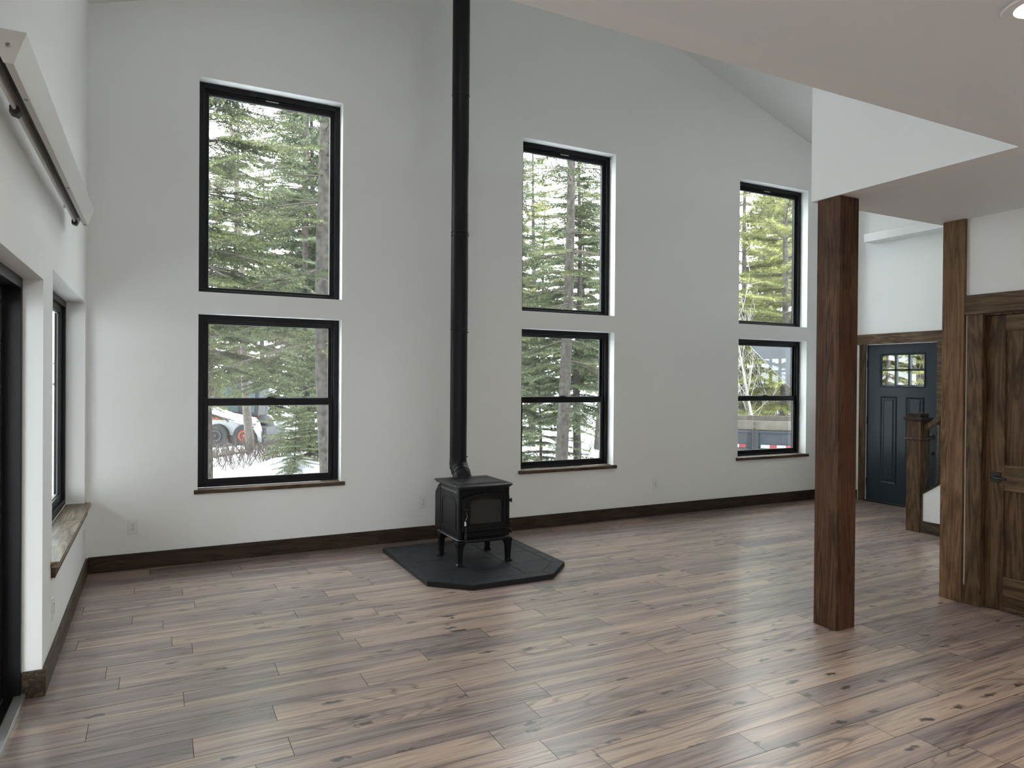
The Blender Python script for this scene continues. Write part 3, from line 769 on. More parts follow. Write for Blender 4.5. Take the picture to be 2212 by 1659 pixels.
# ------------------------------------------------------------------ outside: ground
def hgt(x, y):
    h = -.34 - .26*np.clip((y-8)/9, 0, 1)
    h = h + .085*np.clip(x-8.5, 0, 40)*np.clip((y+2)/4, 0, 1) + .16*np.clip(x-13, 0, 40)*np.clip((-y-1)/4, 0, 1) + .055*np.clip(y-7, 0, 60)*np.clip((x-4)/4, 0, 1)
    for (a, b, c, s) in ((.9, 4.5, .36, .8), (2.95, 6.5, .30, .8), (6.3, 3.4, .16, 1.2), (2.0, 9.2, .22, 1.6), (5.2, 8.0, .25, 2.4)):
        h = h + c*np.exp(-((x-a)**2+(y-b)**2)/(2*s*s))
    h = h + .05*np.sin(1.7*x+.6*y)*np.cos(1.3*y-.4*x) + .03*np.sin(3.9*x-2.2*y+1) + .02*np.sin(7.3*x+6.1*y)
    inside = (x > -.6) & (x < 9.3) & (y < .6)
    return np.where(inside, -.36, h)
def H(x, y): return float(hgt(np.array(float(x)), np.array(float(y))))
gx = np.concatenate([np.linspace(-30, -4, 20), np.arange(-3.6, 22, .4), np.linspace(22.5, 60, 30)])
gy = np.concatenate([np.linspace(-20, -4, 12), np.arange(-3.6, 22, .4), np.linspace(22.5, 70, 36)])
XX, YY = np.meshgrid(gx, gy); ZZ = hgt(XX, YY)
g = G(); nx = len(gx)
g.v = list(zip(XX.ravel().tolist(), YY.ravel().tolist(), ZZ.ravel().tolist()))
g.f = [(j*nx+i, j*nx+i+1, (j+1)*nx+i+1, (j+1)*nx+i) for j in range(len(gy)-1) for i in range(nx-1)]
struct(g.build('ground', M['snow'], smooth=180), 'snow covered ground outside the house', 'ground')

# ------------------------------------------------------------------ outside: conifers
def tri_mesh(name, V, F, mat, tint=None):
    me = bpy.data.meshes.new(name)
    V = np.asarray(V, np.float32); F = np.asarray(F, np.int32)
    me.vertices.add(len(V)); me.vertices.foreach_set('co', V.ravel())
    me.loops.add(F.size); me.loops.foreach_set('vertex_index', F.ravel())
    me.polygons.add(len(F)); me.polygons.foreach_set('loop_start', np.arange(0, F.size, F.shape[1], dtype=np.int32))
    me.update(calc_edges=True); me.validate()
    if tint is not None:
        at = me.attributes.new('tint', 'FLOAT', 'POINT'); at.data.foreach_set('value', np.asarray(tint, np.float32))
    me.materials.append(mat)
    return me
def nrm(a): return a/np.maximum(np.linalg.norm(a, axis=-1, keepdims=True), 1e-9)
def sticks(P0, P1, r0, r1):
    """three sided thin sticks between P0 and P1"""
    d = nrm(P1-P0); ref = np.where(np.abs(d[:, 2:3]) < .9, [[0, 0, 1.]], [[1., 0, 0]])
    u = nrm(np.cross(d, ref)); w = np.cross(d, u); n = len(P0)
    V = np.zeros((n, 6, 3))
    for k in range(3):
        a = 2*PI*k/3; o = u*math.cos(a)+w*math.sin(a)
        V[:, k] = P0+o*np.asarray(r0).reshape(-1, 1); V[:, 3+k] = P1+o*np.asarray(r1).reshape(-1, 1)
    q = np.array([(0, 1, 4, 3), (1, 2, 5, 4), (2, 0, 3, 5)])
    F = (np.arange(n)[:, None, None]*6+q[None]).reshape(-1, 4)
    return V.reshape(-1, 3), F
def needles(P0, D, L, tint, rs, step, nl, nw, spread):
    """spiky triangles around each twig"""
    cnt = np.maximum(3, (L/step).astype(int)); idx = np.repeat(np.arange(len(L)), cnt); n = len(idx)
    t = rs.random(n); d = D[idx]
    ref = np.where(np.abs(d[:, 2:3]) < .9, [[0, 0, 1.]], [[1., 0, 0]])
    u = nrm(np.cross(d, ref)); w = np.cross(d, u); a = rs.random(n)*2*PI
    o = u*np.cos(a)[:, None]+w*np.sin(a)[:, None]
    side = nrm(np.cross(d, o)); B = P0[idx]+d*(t*L[idx])[:, None]
    ln = nl*(.7+.6*rs.random(n))*(1-.35*t)
    T = B+(o*math.sin(spread)+d*math.cos(spread))*ln[:, None]
    V = np.stack([B-side*nw/2, B+side*nw/2, T], 1).reshape(-1, 3)
    tt = np.clip(tint[idx]+.28*(t-.45)+.12*(rs.random(n)-.5), 0, 1)
    return V, np.arange(3*n).reshape(-1, 3), np.repeat(tt, 3)
def conifer(name, seed, Ht, r0, zmin, wh, per, spread_r, droop, twig, step, nl, nw, sparse, fmat, bmat, rise=.25, gaps=.0, lean=0, dead=0):
    """returns (trunk mesh, limb mesh, foliage mesh)"""
    rs = np.random.RandomState(seed)
    zz = np.linspace(-.5, Ht, 16)
    g = G()
    wob = lambda z: (lean*z+.04*math.sin(z*.7+seed), .04*math.sin(z*.9+2*seed), z)
    g.tube([wob(z) for z in zz], [max(.008, r0*(1-.93*max(z, 0)/Ht)) for z in zz], 14)
    tm = bpy.data.meshes.new(name+'_trunk'); tm.from_pydata(g.v, [], g.f); tm.update(); tm.materials.append(bmat)
    for p in tm.polygons: p.use_smooth = True
    tp, td, tl, tt, sp0, sp1, sr0, sr1 = [], [], [], [], [], [], [], []
    z = zmin
    while z < Ht-.05:
        rel = z/Ht
        for k in range(per):
            if rs.random() < gaps: continue
            az = rs.random()*2*PI
            L = spread_r*(1-rel)**.8*(.65+.6*rs.random())+.12
            if rel < .35 and zmin > .3: L *= .75+.7*rel
            e = rise*(rel*2-.6)+.12*(rs.random()-.5)
            hd = np.array([math.cos(az), math.sin(az), 0.0])
            n = max(4, int(L/.09)); s = np.linspace(0, 1, n+1)
            b0 = np.array(wob(z))
            pts = b0+hd*(s*L)[:, None]+np.array([0, 0, 1.])*((e*s-droop*s**2+.5*droop*s**3)*L)[:, None]
            sp0.append(pts[:-1]); sp1.append(pts[1:]); rr = max(.004, .0085*L)
            sr0.append(rr*(1-s[:-1]*.85)); sr1.append(rr*(1-s[1:]*.85))
            tan = nrm(pts[1:]-pts[:-1]); lat = nrm(np.cross(tan, [[0, 0, 1.]]))
            isdead = rs.random() < dead*(1-rel)
            btint = .28+.34*rs.random()
            for i in range(n):
                si = s[i+1]
                if si < .12+.25*sparse: continue
                for sd in (-1, 1):
                    if rs.random() < sparse*.55: continue
                    tw = twig*(.35+.65*(1-si)+.25*rs.random())*min(1, .45+L*.5)
                    d = tan[i]*(.62+.3*rs.random())+lat[i]*sd*(.75+.2*rs.random())+np.array([0, 0, -.16*rs.random()-droop*.2])
                    d = d/np.linalg.norm(d)
                    if isdead:
                        sp0.append(pts[i+1][None]); sp1.append((pts[i+1]+d*tw)[None]); sr0.append(np.array([.004])); sr1.append(np.array([.0015])); continue
                    tp.append(pts[i+1]); td.append(d); tl.append(tw); tt.append(btint+.18*rs.random()+.12*si)
                    if tw > .22:
                        for q in (.45, .72):
                            d2 = d*.7+tan[i]*.6*(1 if rs.random() < .7 else -.4)+np.array([0, 0, .15*(rs.random()-.6)]); d2 /= np.linalg.norm(d2)
                            tp.append(pts[i+1]+d*tw*q); td.append(d2); tl.append(tw*(.5-.3*(q-.45))); tt.append(btint+.24*rs.random()+.12*si)
            if not isdead:
                tp.append(pts[-2]); td.append(tan[-1]); tl.append(.5*twig+.06); tt.append(btint+.3)
        z += wh*(.75+.5*rs.random())
    tp.append(np.array(wob(Ht-.25))); td.append(np.array([0, 0, 1.])); tl.append(.4); tt.append(.6)
    P = np.array(tp); D = np.array(td); Ls = np.array(tl); T = np.array(tt)
    sp0.append(P); sp1.append(P+D*(Ls*.9)[:, None]); sr0.append(np.full(len(P), .004)); sr1.append(np.full(len(P), .0015))
    V, F = sticks(np.concatenate(sp0), np.concatenate(sp1), np.concatenate(sr0), np.concatenate(sr1))
    lm = tri_mesh(name+'_limbs', V, F, M['twig'])
    V, F, T = needles(P, D, Ls, T, rs, step, nl, nw, rad(52))
    fm = tri_mesh(name+'_foliage', V, F, fmat, T)
    return tm, lm, fm
KIND = {
 'old':  conifer('old', 3, 12.0, .115, 2.2, .30, 5, 1.9, .42, .34, .0115, .050, .011, .32, M['spruce'], M['bark'], .3, .10, -.03, .18),
 'dense': conifer('dense', 11, 11.0, .12, .35, .30, 6, 2.0, .40, .36, .0095, .052, .012, .06, M['spruce'], M['bark'], .3, .03, 0, .10),
 'high': conifer('high', 14, 11.0, .12, 2.0, .25, 7, 2.0, .40, .36, .0095, .052, .012, .06, M['spruce'], M['bark'], .3, .05, 0, .10),
 'highfir': conifer('highfir', 17, 11.0, .12, 1.9, .24, 7, 2.1, .34, .38, .0090, .054, .013, .05, M['fir'], M['bark'], .35, .02, 0, .05),
 'farpine': conifer('farpine', 53, 9.0, .12, .4, .45, 6, 2.2, .15, .55, .045, .14, .045, .08, M['pine'], M['bark'], .4, .0, 0, .1),
 'fir':  conifer('fir', 21, 3.0, .035, .12, .14, 7, .95, .10, .24, .0070, .044, .013, .02, M['fir'], M['bark'], .5, .0, 0, .0),
 'pine': conifer('pine', 31, 9.0, .10, .9, .34, 6, 2.0, .10, .30, .0085, .095, .010, .15, M['pine'], M['bark'], .6, .08, 0, .15),
 'pole': conifer('pole', 41, 12.0, .125, 2.7, .30, 4, 1.8, .45, .36, .0125, .055, .012, .35, M['spruce'], M['palebark'], .3, .12, -.07, .4),
 'far':  conifer('far', 51, 12.0, .13, .6, .50, 6, 2.2, .35, .55, .045, .13, .045, .12, M['spruce'], M['bark'], .3, .0, 0, .1),
}
NOM = {'old': 12.0, 'dense': 11.0, 'high': 11.0, 'highfir': 11.0, 'farpine': 9.0, 'fir': 3.0, 'pine': 9.0, 'pole': 12.0, 'far': 12.0}
NAME = {'old': 'spruce_tree', 'dense': 'spruce_tree', 'high': 'spruce_tree', 'highfir': 'fir_tree', 'farpine': 'forest_pine', 'fir': 'young_fir', 'pine': 'pine_tree', 'pole': 'spruce_tree', 'far': 'forest_conifer'}
def tree(kind, x, y, ht, label, group=None, rz=None):
    rr = random.Random(int(x*131+y*17)); s = ht/NOM[kind]
    z = H(x, y)
    r = thing(NAME[kind], (x, y, z), label, 'tree', group, None, rr.uniform(0, 6.28) if rz is None else rz)
    r.scale = (s, s, s)
    for nm, me in zip(('trunk', 'limbs', 'foliage'), KIND[kind]):
        if kind.startswith('far') and nm == 'limbs': continue
        o = bpy.data.objects.new(nm, me); COL.objects.link(o); o.parent = r
        if nm != 'trunk': o['kind'] = 'stuff'
    return r
for t_ in (
 ('old', 2.70, 3.77, 13, 'tall spruce with thick grey trunk leaning past the tall window nearest the corner', None, .47),
 ('high', 1.12, 5.70, 11, 'dense spruce filling the near side of the first window pair'),
 ('high', 3.75, 11.4, 13, 'full branched spruce behind the dense one by the leaning trunk'),
 ('highfir', 3.30, 8.9, 9, 'pale green fir standing behind the leaning grey trunk'),
 ('dense', 1.9, 20.6, 13, 'dense spruce rising directly behind the white loader'),
 ('fir', 2.89, 6.48, 2.5, 'pale green young fir beside the white loader, on a snow mound'),
 ('fir', 3.49, 7.86, 3.2, 'taller young fir just behind the pale green young fir'),
 ('fir', 2.58, 5.85, 1.3, 'smallest young fir, knee high in front of the first window pair'),
 ('pole', 2.89, 14.90, 12, 'spruce with bare pale trunk standing in front of the white loader', None, .45),
 ('pole', 1.20, 8.2, 9, 'thin trunked spruce by the rear end of the white loader'),
 ('old', 6.18, 3.11, 11, 'tall spruce with bare straight trunk outside the middle window pair', None, 2.2),
 ('highfir', 6.96, 3.84, 7.0, 'bushy pale green fir right of the straight trunk, outside the middle window pair'),
 ('fir', 6.36, 4.14, 2.6, 'low thin fir left of the straight trunk, outside the middle window pair'),
 ('dense', 7.0, 7.3, 9, 'dense spruce behind the low thin fir outside the middle window pair'),
 ('old', 10.10, 7.85, 9, 'sparse spruce against the sky at the far edge of the middle window pair'),
 ('pine', 9.15, 9.46, 9, 'yellow green pine behind the middle window pair'),
 ('pine', 13.27, 6.22, 9, 'yellow green pine on the near side of the third upper window'),
 ('pine', 12.56, 4.34, 9, 'tallest yellow green pine on the far side of the third upper window'),
 ('pine', 16.05, 8.17, 8, 'yellow green pine behind the snowbank and trailer'),
 ('pine', 18.59, 9.12, 11, 'large pine on the slope far behind the trailer'),
 ('pine', 15.46, 3.98, 6, 'low pine showing in the first panes of the front door'),
 ('pine', 20.70, 6.91, 8, 'pine showing through the middle panes of the front door'),
 ('pine', 18.22, 4.81, 6, 'small pine showing in the last panes of the front door'),
 ('highfir', 6.15, 5.2, 7.5, 'pale green fir directly behind the tall spruce of the middle window pair'),
 ('dense', 2.9, 19.4, 13, 'dense spruce directly behind the cab of the white loader'),
 ('high', 4.1, 12.5, 12, 'dense spruce beyond the taller young fir'),
 ('dense', .2, 14.0, 13, 'dense spruce behind the rear of the white loader, toward the side wall'),
 ('dense', 8.6, 13.2, 10, 'dense spruce far back between the two upper windows nearest the front door'),
 ('dense', -5.2, .6, 11, 'dense spruce added to shade the side window'),  # this and the next three: unseen trees added to dim the side wall openings
 ('dense', -5.0, -2.6, 11, 'dense spruce added to shade the sliding glass door'),
 ('dense', -6.0, -5.2, 12, 'dense spruce added for shade beyond the near end of the sliding door'),
 ('dense', -7.5, -1.0, 13, 'tall spruce added for shade behind the two at the side wall'),
): tree(*t_)
for x, y, h_ in FAR:
    tree('far', x, y, h_*.86, 'hazy conifer in the forest row far behind the yard', 'forest trees behind the yard')

for k in range(11):  # unseen screen of trees added to block sky light from the left
    tree('dense', -6.6-.9*(k % 2), -10.5+1.55*k, 8+(k % 3), 'dense spruce in the unseen tree screen added for shade', 'unseen spruces added for shade')
for k in range(9):  # second unseen row, added to close the sky gaps behind the screen
    tree('far', -8.5-1.6*(k % 3), -11+2.3*k, 10+(k % 4), 'hazy conifer in the unseen row added for shade', 'unseen forest trees added for shade')
for x, y, h_ in ((22, 8, 9), (24, 5, 9), (26, 9.5, 10), (20, 11, 9), (25.5, 2, 8), (28, 6, 10), (23, 13, 10), (17.2, 13, 9), (14.8, 11, 8), (21, 3, 7), (23, .5, 8), (19.5, 6.2, 7)):
    tree('farpine', x, y, h_, 'yellow green pine on the wooded slope behind the trailer and front door', 'pines on the wooded slope')
for k in range(7):
    tree('far', 16+2.2*(k % 3)+k, -1.5-2.1*k, 9+(k % 3), 'hazy conifer on the slope beyond the front door', 'forest trees beyond the front door')
# ------------------------------------------------------------------ outside: brush and saplings
def shrub_lines(seed, cx_, cy_, sx_, sy_, n, hmin, hmax, spread, r):
    rs = np.random.RandomState(seed); P0, P1, R0, R1 = [], [], [], []
    for _ in range(n):
        x = cx_+sx_*(rs.random()-.5)*2; y = cy_+sy_*(rs.random()-.5)*2; p = np.array([x, y, H(x, y)-.03])
        d = np.array([spread*(rs.random()-.5), spread*(rs.random()-.5), 1.0]); L = hmin+(hmax-hmin)*rs.random()
        k = 5
        for i in range(k):
            d = d+np.array([.35*(rs.random()-.5), .35*(rs.random()-.5), .1]); d /= np.linalg.norm(d)
            q = p+d*L/k; P0.append(p); P1.append(q); R0.append(r*(1-i/k*.8)); R1.append(r*(1-(i+1)/k*.8))
            if i > 0:
                for _b in range(2):
                    e = d*.7+np.array([rs.random()-.5, rs.random()-.5, .35*rs.random()])*1.3; e /= np.linalg.norm(e)
                    l2 = L*(.12+.22*rs.random()); P0.append(q); P1.append(q+e*l2); R0.append(r*.45); R1.append(r*.2)
            p = q
    return sticks(np.array(P0), np.array(P1), np.array(R0), np.array(R1))
for args, mt, lab in (
    ((1, 2.0, 9.3, 1.5, 2.0, 620, .12, .38, 1.8, .010), 'brush', 'tangle of bare twigs in the snow below the white loader'),
    ((2, 2.7, 8.2, 1.0, 1.0, 160, .2, .5, 1.8, .007), 'brush', 'bare twigs around the young firs'),
    ((3, 8.2, 5.4, 1.2, 1.6, 60, .6, 1.6, 1.0, .006), 'twig', 'thin bare shrubs in the snow outside the middle window pair'),
    ((4, 14.3, 6.0, 1.8, 1.4, 190, .6, 1.5, .9, .008), 'brush', 'brown bare brush on the slope behind the trailer'),
    ((5, 17.0, 5.2, 2.4, 1.6, 160, .6, 1.6, .9, .009), 'brush', 'brown brush on the slope beyond the front door')):
    V, F = shrub_lines(*args)
    o = bpy.data.objects.new('brush', tri_mesh('brush', V, F, M[mt])); COL.objects.link(o); tag(o, lab, 'brush', None, 'stuff')
def sapling(base, top, r, seed, label):
    rs = np.random.RandomState(seed); b = Vector(base); t_ = Vector(top)
    root = thing('birch_sapling', base, label, 'sapling', 'bare pale saplings behind the trailer')
    pts = [b.lerp(t_, k/8)+Vector((.05*math.sin(k*1.3+seed), .05*math.cos(k+seed), 0))*(k/8) for k in range(9)]
    G().tube(pts, [r*(1-.09*k) for k in range(9)], 8).build('stem', M['birch'], root, smooth=60)
    P0, P1, R0, R1 = [], [], [], []
    ax = np.array((t_-b).normalized())
    for k in range(16):
        p = np.array(pts[0].lerp(pts[-1], .2+.75*rs.random())); d = ax*.8+(rs.random(3)-.5)*1.5; d /= np.linalg.norm(d)
        for i in range(4):
            q = p+d*.28; P0.append(p); P1.append(q); R0.append(.008*(1-i*.2)); R1.append(.008*(1-(i+1)*.2)); d = d+(rs.random(3)-.5)*.5+np.array([0, 0, .08]); d /= np.linalg.norm(d)
            e = d+(rs.random(3)-.5)*1.6; e /= np.linalg.norm(e); P0.append(q); P1.append(q+e*.3); R0.append(.005); R1.append(.002); p = q
    V, F = sticks(np.array(P0)-np.array(base), np.array(P1)-np.array(base), np.array(R0), np.array(R1))
    o = bpy.data.objects.new('twigs', tri_mesh('twigs', V, F, M['birch'])); COL.objects.link(o); o.parent = root; o['kind'] = 'stuff'
sapling((11.34, 3.83, H(11.34, 3.83)-.05), (10.82, 4.15, 3.0), .036, 1, 'thickest pale bare stem leaning behind the trailer boards')
sapling((11.05, 4.10, H(11.05, 4.1)-.05), (10.95, 4.30, 3.2), .020, 2, 'upright pale bare stem left of the thickest leaning stem')
sapling((12.2, 4.6, H(12.2, 4.6)-.05), (11.4, 5.2, 2.9), .018, 3, 'thin pale bare stem crossing behind the thickest leaning stem')
sapling((12.7, 4.5, H(12.7, 4.5)-.05), (12.0, 5.0, 3.0), .016, 4, 'thin pale bare stem nearest the slanted grey sheet')

# logs and sticks on the snow
for a, b, r_, lab in (((2.34, 8.45, .02), (2.74, 8.22, .22), .022, 'peeled orange stick lying on the snow by the young firs'),
                      ((1.5, 8.9, .0), (2.2, 8.7, .03), .030, 'grey fallen branch lying across the twigs below the loader')):
    a = (a[0], a[1], H(a[0], a[1])+.02); b = (b[0], b[1], H(b[0], b[1])+.06+(b[2]-a[2])*.3)
    tag(G().tube([a, tuple((np.array(a)+np.array(b))/2+np.array([0, 0, .02])), b], [r_, r_*.9, r_*.7], 8).build('fallen_stick', M['log'] if 'peeled' in lab else M['palebark'], smooth=60), lab, 'stick')

# ------------------------------------------------------------------ outside: compact loader (local x forward)
ld = thing('skid_steer_loader', (3.20, 16.98, -.60), 'white compact loader with orange wheel rims parked among spruces', 'loader', rz=-.467)
def LP(poly, y0, y1, nm, mat, par=ld, bev=.01, **k):
    return G().prism(poly, 'y', y0, y1).build(nm, mat, par, bevel=bev, local=True, **k)
for x in (0, -.88):
    for s in (-1, 1):
        cy_ = s*.66
        wv = G().lathe([(.20, -.11), (.33, -.125), (.36, -.09), (.36, .09), (.33, .125), (.20, .11)], (x, cy_, .36), 28, 'y').build('wheel', M['rubber'], ld, local=True, smooth=35)
        rm = G().lathe([(.115, -.10), (.125, -.128), (.185, -.132), (.19, .0), (.19, .132), (.125, .128), (.115, .10)], (x, cy_, .36), 24, 'y').build('rim', M['orange'] if x == 0 else M['mblack'], wv, local=True, smooth=35)
        G().lathe([(.03, -.135), (.045, -.128), (.05, -.11), (.05, .11), (.045, .128), (.03, .135)], (x, cy_, .36), 16, 'y').build('hub', M['orange'] if x == 0 else M['mblack'], wv, local=True, smooth=35)
        for q in range(6):
            a_ = q*PI/3; ca, sa = math.cos(a_), math.sin(a_)
            G().box(x+.08*ca-.02, x+.08*ca+.02, cy_-.126, cy_+.126, .36+.08*sa-.02, .36+.08*sa+.02).build('spoke', M['orange'] if x == 0 else M['mblack'], wv, local=True)
LP([(-1.50, .26), (.30, .26), (.40, .42), (.40, .60), (-1.62, .60), (-1.62, .42)], -.50, .50, 'chassis', M['mblack'])
LP([(-1.05, .46), (-.45, .36), (-.30, .36), (-.16, .60), (-.10, .84), (-1.10, .84)], -.56, .56, 'side_panel', M['mwhite'])
LP([(-1.10, .84), (-.05, .84), (-.05, .93), (-1.10, .93)], -.57, .57, 'red_stripe', M['stripe'])
LP([(-1.75, .55), (-1.10, .60), (-1.10, 1.25), (-1.30, 1.55), (-1.70, 1.45), (-1.80, .9)], -.52, .52, 'engine_cover', M['mwhite'])
LP([(-1.12, .93), (-.10, .93), (.30, .95), (.36, 1.95), (-.30, 2.02), (-1.05, 1.95)], -.46, .46, 'cab', M['mblack'], bev=.03)
LP([(-.85, 1.10), (-.30, 1.05), (-.30, 1.85), (-.85, 1.85)], -.475, .475, 'side_window', M['cabglass'])
LP([(.02, 1.05), (.20, 1.05), (.24, 1.80), (.02, 1.85)], -.475, .475, 'side_window', M['cabglass'])
for s in (-1, 1):
    y0, y1 = (s*.60, s*.76)
    arm = LP([(-1.72, 1.18), (-1.60, 1.52), (-1.35, 1.50), (-.92, 1.30), (-.38, 1.06), (.04, .98), (.30, .92), (.42, .78), (.50, .52), (.55, .16), (.43, .14), (.38, .40), (.18, .66), (-.10, .72), (-.42, .82), (-.95, 1.02), (-1.40, 1.12)], min(y0, y1), max(y0, y1), 'lift_arm', M['mwhite'])
    if s < 0:
        em = G().add([], [])
        for pl in ([(.02, .86), (.09, .89), (.13, .86), (.17, .90), (.155, .84), (.19, .81), (.13, .805), (.09, .78), (.085, .82)],):
            em.prism([(u, w_-.005) for u, w_ in pl], 'y', y0-.166, y0-.1605)
        em.build('emblem', M['mblack'], arm, local=True)
        G().lathe([(.022, -.006), (.022, 0)], (.27, y0-.160, .63), 12, 'y').build('pivot_cap', M['mblack'], arm, local=True)
        cu = bpy.data.curves.new('lettering', 'FONT'); cu.body = 'Bobcat'; cu.size = .105; cu.extrude = .002
        to = bpy.data.objects.new('lettering_text', cu); COL.objects.link(to)
        dg = bpy.context.evaluated_depsgraph_get(); tmesh = bpy.data.meshes.new_from_object(to.evaluated_get(dg))
        bpy.data.objects.remove(to); tmesh.materials.clear(); tmesh.materials.append(M['mblack'])
        lo_ = bpy.data.objects.new('lettering', tmesh); COL.objects.link(lo_); lo_.parent = arm
        lo_.location = (.06, y0-.163, .695); lo_.rotation_euler = (rad(90), 0, 0)
LP([(.52, .05), (.62, .05), (.62, .50), (.52, .50)], -.62, .62, 'coupler', M['mblack'])
G().prism([(.62, .02), (1.25, .02), (1.25, .08), (.72, .10), (.70, .62), (.62, .62)], 'y', -.85, .85).build('bucket', M['mblack'], ld, local=True)
G().tube([(.36, -.5, 1.02), (.55, -.56, 1.05), (.62, -.60, 1.18), (.60, -.6, 1.28)], .018, 8).build('grab_hose', M['palebark'], ld, local=True, smooth=60)

# ------------------------------------------------------------------ outside: dump trailer (local x along its side, local -y faces the house)
tr = thing('dump_trailer', (8.68, 1.83, -.30), 'black steel trailer with weathered board rails and red and white tape', 'trailer', rz=-.820)
X0t, X1t = -1.25, 3.3; b0 = .30
G().box(X0t, X1t, 0, 1.9, .55+b0-.30, .62+b0-.30).build('bed', M['mgrey'], tr, local=True)
for y0, y1 in ((0, .04), (1.86, 1.90)):
    p = G().box(X0t, X1t, y0, y1, .80, 1.058).box(X0t, X1t, y0-.02, y1+.02, 1.050, 1.072).box(X0t, X1t, y0-.02, y1+.01, .745, .80).build('side_panel', M['mgrey'], tr, local=True, bevel=.004)
    b_ = G().box(X0t, X1t, y0+.005, y0+.043, 1.093, 1.232).build('board_rail', M['lumber'], tr, local=True, bevel=.004)
for x in (-.9, .26, 1.42, 2.58):
    for y0, y1 in ((-.05, 0), (1.9, 1.95)):
        G().box(x-.05, x+.05, y0, y1, .70, 1.085).build('stake_post', M['mblack'], tr, local=True, bevel=.004)
        for zz_ in (1.115, 1.185):
            G().lathe([(.012, -.006), (.012, 0)], (x-.01, y0+.055 if y0 < 0 else y0, zz_), 8, 'y').build('board_bolt', M['mblack'], tr, local=True)
G().box(X1t-.04, X1t, 0, 1.9, .75, 1.07).build('tailgate', M['mgrey'], tr, local=True)
G().box(X0t, X0t+.04, 0, 1.9, .75, 1.07).build('headboard', M['mgrey'], tr, local=True)
xx = X0t+.02
k = 0
while xx < X1t-.1:
    red = k % 2 == 1; wdt = .10 if red else .135
    if not any(x-.055-wdt < xx < x+.075 for x in (-.9, .26, 1.42, 2.58)):
        G().box(xx, xx+wdt-.002, -.023, -.019, .808, .862).build('reflective_tape', M['ttape'] if red else M['wtape'], tr, local=True, label='red tape segment' if red else 'white tape segment'); k += 1; xx += wdt
    else: xx += .02
for x in (.55, 1.25):
    for y in (-.0, 1.9):
        w_ = G().lathe([(.16, -.10), (.30, -.11), (.325, -.08), (.325, .08), (.30, .11), (.16, .10)], (x, .35 if y == 0 else 1.55, .325), 24, 'y').build('wheel', M['rubber'], tr, local=True, smooth=35)
G().box(-2.4, X0t, .90, 1.0, .50, .58).build('drawbar', M['mblack'], tr, local=True)

# unseen porch added along the side wall to hold back sky light
pr = thing('added_porch', (-1.5, -2.6, H(-2.6, -2.6)), 'unseen porch roof added to shade the sliding glass door', 'porch')
G().prism([(XO-.02, 2.62), (-2.7, 2.42), (-2.7, 2.56), (XO-.02, 2.78)], 'y', -6.6, .25).build('roof_deck', M['lumber'], pr)
for y in (-6.4, -3.2, .05):
    G().box(-2.62, -2.48, y-.07, y+.07, -.55, 2.45).build('post', M['post2'], pr)
G().box(-2.75, XO-.02, -6.6, .25, -.24, -.14).build('deck', M['lumber'], pr)
# grey sheet standing in for a diagonal patch of unknown cause, third window
sh = thing('standin_sheet', (9.6, 2.1, H(9.6, 2.1)), 'slanted grey sheet standing in for a patch in the window nearest the front door', 'sheet')
G().prism([(9.10, 2.16), (10.06, 1.46), (10.55, 1.62), (10.55, 2.30), (9.10, 2.30)], 'y', 2.00, 2.03).build('sheet', M['standin'], sh)
G().tube([(9.08, 2.02, 2.17), (9.58, 2.02, 1.81), (10.07, 2.02, 1.455)], .012, 8).build('edge_rope', M['wtape'], sh)
G().box(10.50, 10.58, 2.04, 2.12, H(10.5, 2.1)-.1, 2.33).build('pole', M['lumber'], sh)  # pole and beam are invented supports for the stand-in sheet
G().box(9.02, 10.6, 2.04, 2.10, 2.27, 2.32).build('beam', M['lumber'], sh)


# ------------------------------------------------------------------ light
w = bpy.data.worlds.new('sky'); S.world = w; w.use_nodes = True
wt = w.node_tree; wt.nodes.clear()
wo = wt.nodes.new('ShaderNodeOutputWorld'); bg = wt.nodes.new('ShaderNodeBackground')
bg.inputs[0].default_value = (.92, .97, 1.0, 1); bg.inputs[1].default_value = 3.9
wt.links.new(bg.outputs[0], wo.inputs[0])

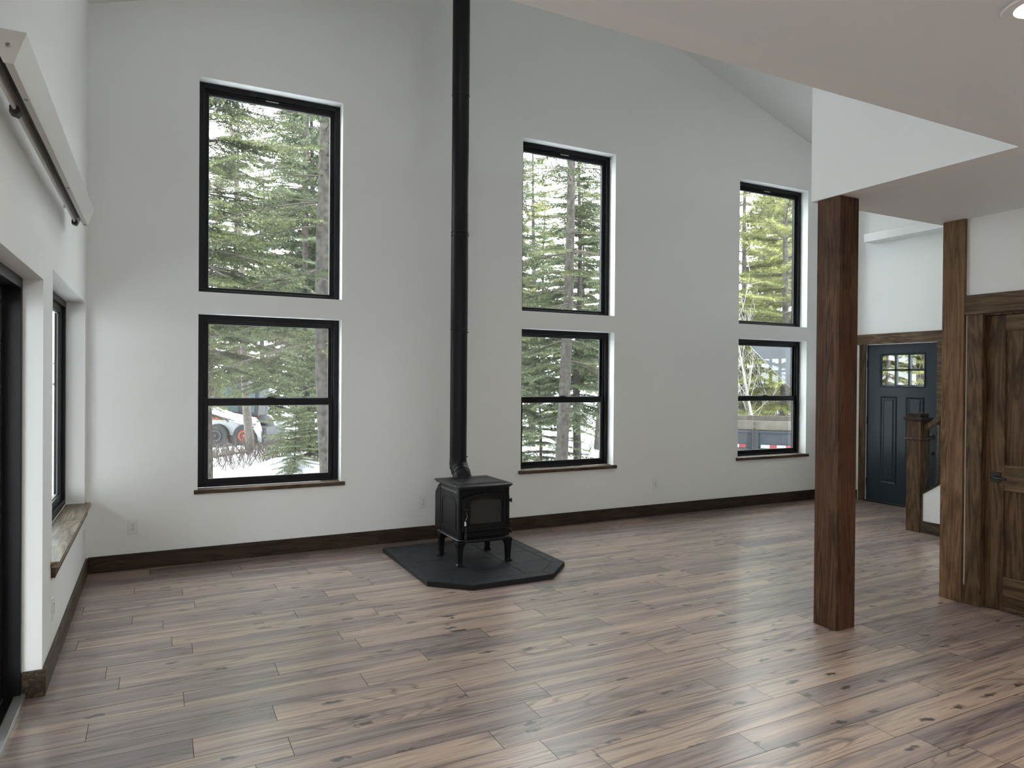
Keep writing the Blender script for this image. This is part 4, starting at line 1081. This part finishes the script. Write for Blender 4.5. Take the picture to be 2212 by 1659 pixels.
def area(name, loc, rot, sx, sy, power, color=(1, 1, 1), shape='DISK', spread=PI):
    l = bpy.data.lights.new(name, 'AREA'); l.shape = shape; l.size = sx; l.size_y = sy; l.energy = power; l.color = color; l.spread = spread
    o = bpy.data.objects.new(name, l); COL.objects.link(o); o.location = loc; o.rotation_euler = rot
    return o
for (lx, ly) in ((2.872, -5.165), (1.0, -5.165), (2.872, -7.2), (1.0, -7.2), (2.872, -8.8), (1.0, -8.8)):  # first sits at the visible downlight; the rest are unseen, added as fill
    area('downlight_and_fill', (lx, ly, ZK-.02), (0, 0, 0), .12, .12, 4.6, (1, .95, .91), shape='DISK')
for (lx, ly) in ((1.9, -2.4), (6.7, -2.4), (1.9, -6.0), (4.3, -6.6), (6.7, -6.0)):  # unseen vault lamps, inferred from a glint, added to fill the window wall
    area('vault_fill_light', (lx, ly, roof(lx)-.06), (0, rad(18 if lx < XC else -18), 0), .13, .13, 2.7, (1, .97, .94), shape='DISK')

# ------------------------------------------------------------------ camera
yaw, pitch, roll, fpx = .47289, -.0061263, .0078965, 1497.72
f = Vector((math.sin(yaw)*math.cos(pitch), math.cos(yaw)*math.cos(pitch), math.sin(pitch)))
rt = Vector((math.cos(yaw), -math.sin(yaw), 0)); up = rt.cross(f)
r2 = rt*math.cos(roll) + up*math.sin(roll); u2 = -rt*math.sin(roll) + up*math.cos(roll)
cam = bpy.data.cameras.new('camera'); cam.sensor_width = 36; cam.sensor_fit = 'HORIZONTAL'; cam.lens = fpx/2212*36; cam.clip_start = .05; cam.clip_end = 500
co = bpy.data.objects.new('camera', cam); COL.objects.link(co)
co.matrix_world = Matrix((( r2.x, u2.x, -f.x, .4767), (r2.y, u2.y, -f.y, -6.3275), (r2.z, u2.z, -f.z, 1.55), (0, 0, 0, 1)))
S.camera = co

vs = S.view_settings
S.display_settings.display_device = 'sRGB'
vs.view_transform = 'Standard'; vs.look = 'None'; vs.exposure = 1.8; vs.gamma = 1.0; vs.use_curve_mapping = False
S.cycles.use_denoising = True
S.cycles.use_adaptive_sampling = True; S.cycles.adaptive_threshold = .08
S.cycles.max_bounces = 8; S.cycles.diffuse_bounces = 5; S.cycles.glossy_bounces = 3; S.cycles.transparent_max_bounces = 16
S.cycles.caustics_reflective = False; S.cycles.caustics_refractive = False
S.cycles.sample_clamp_indirect = 8.0
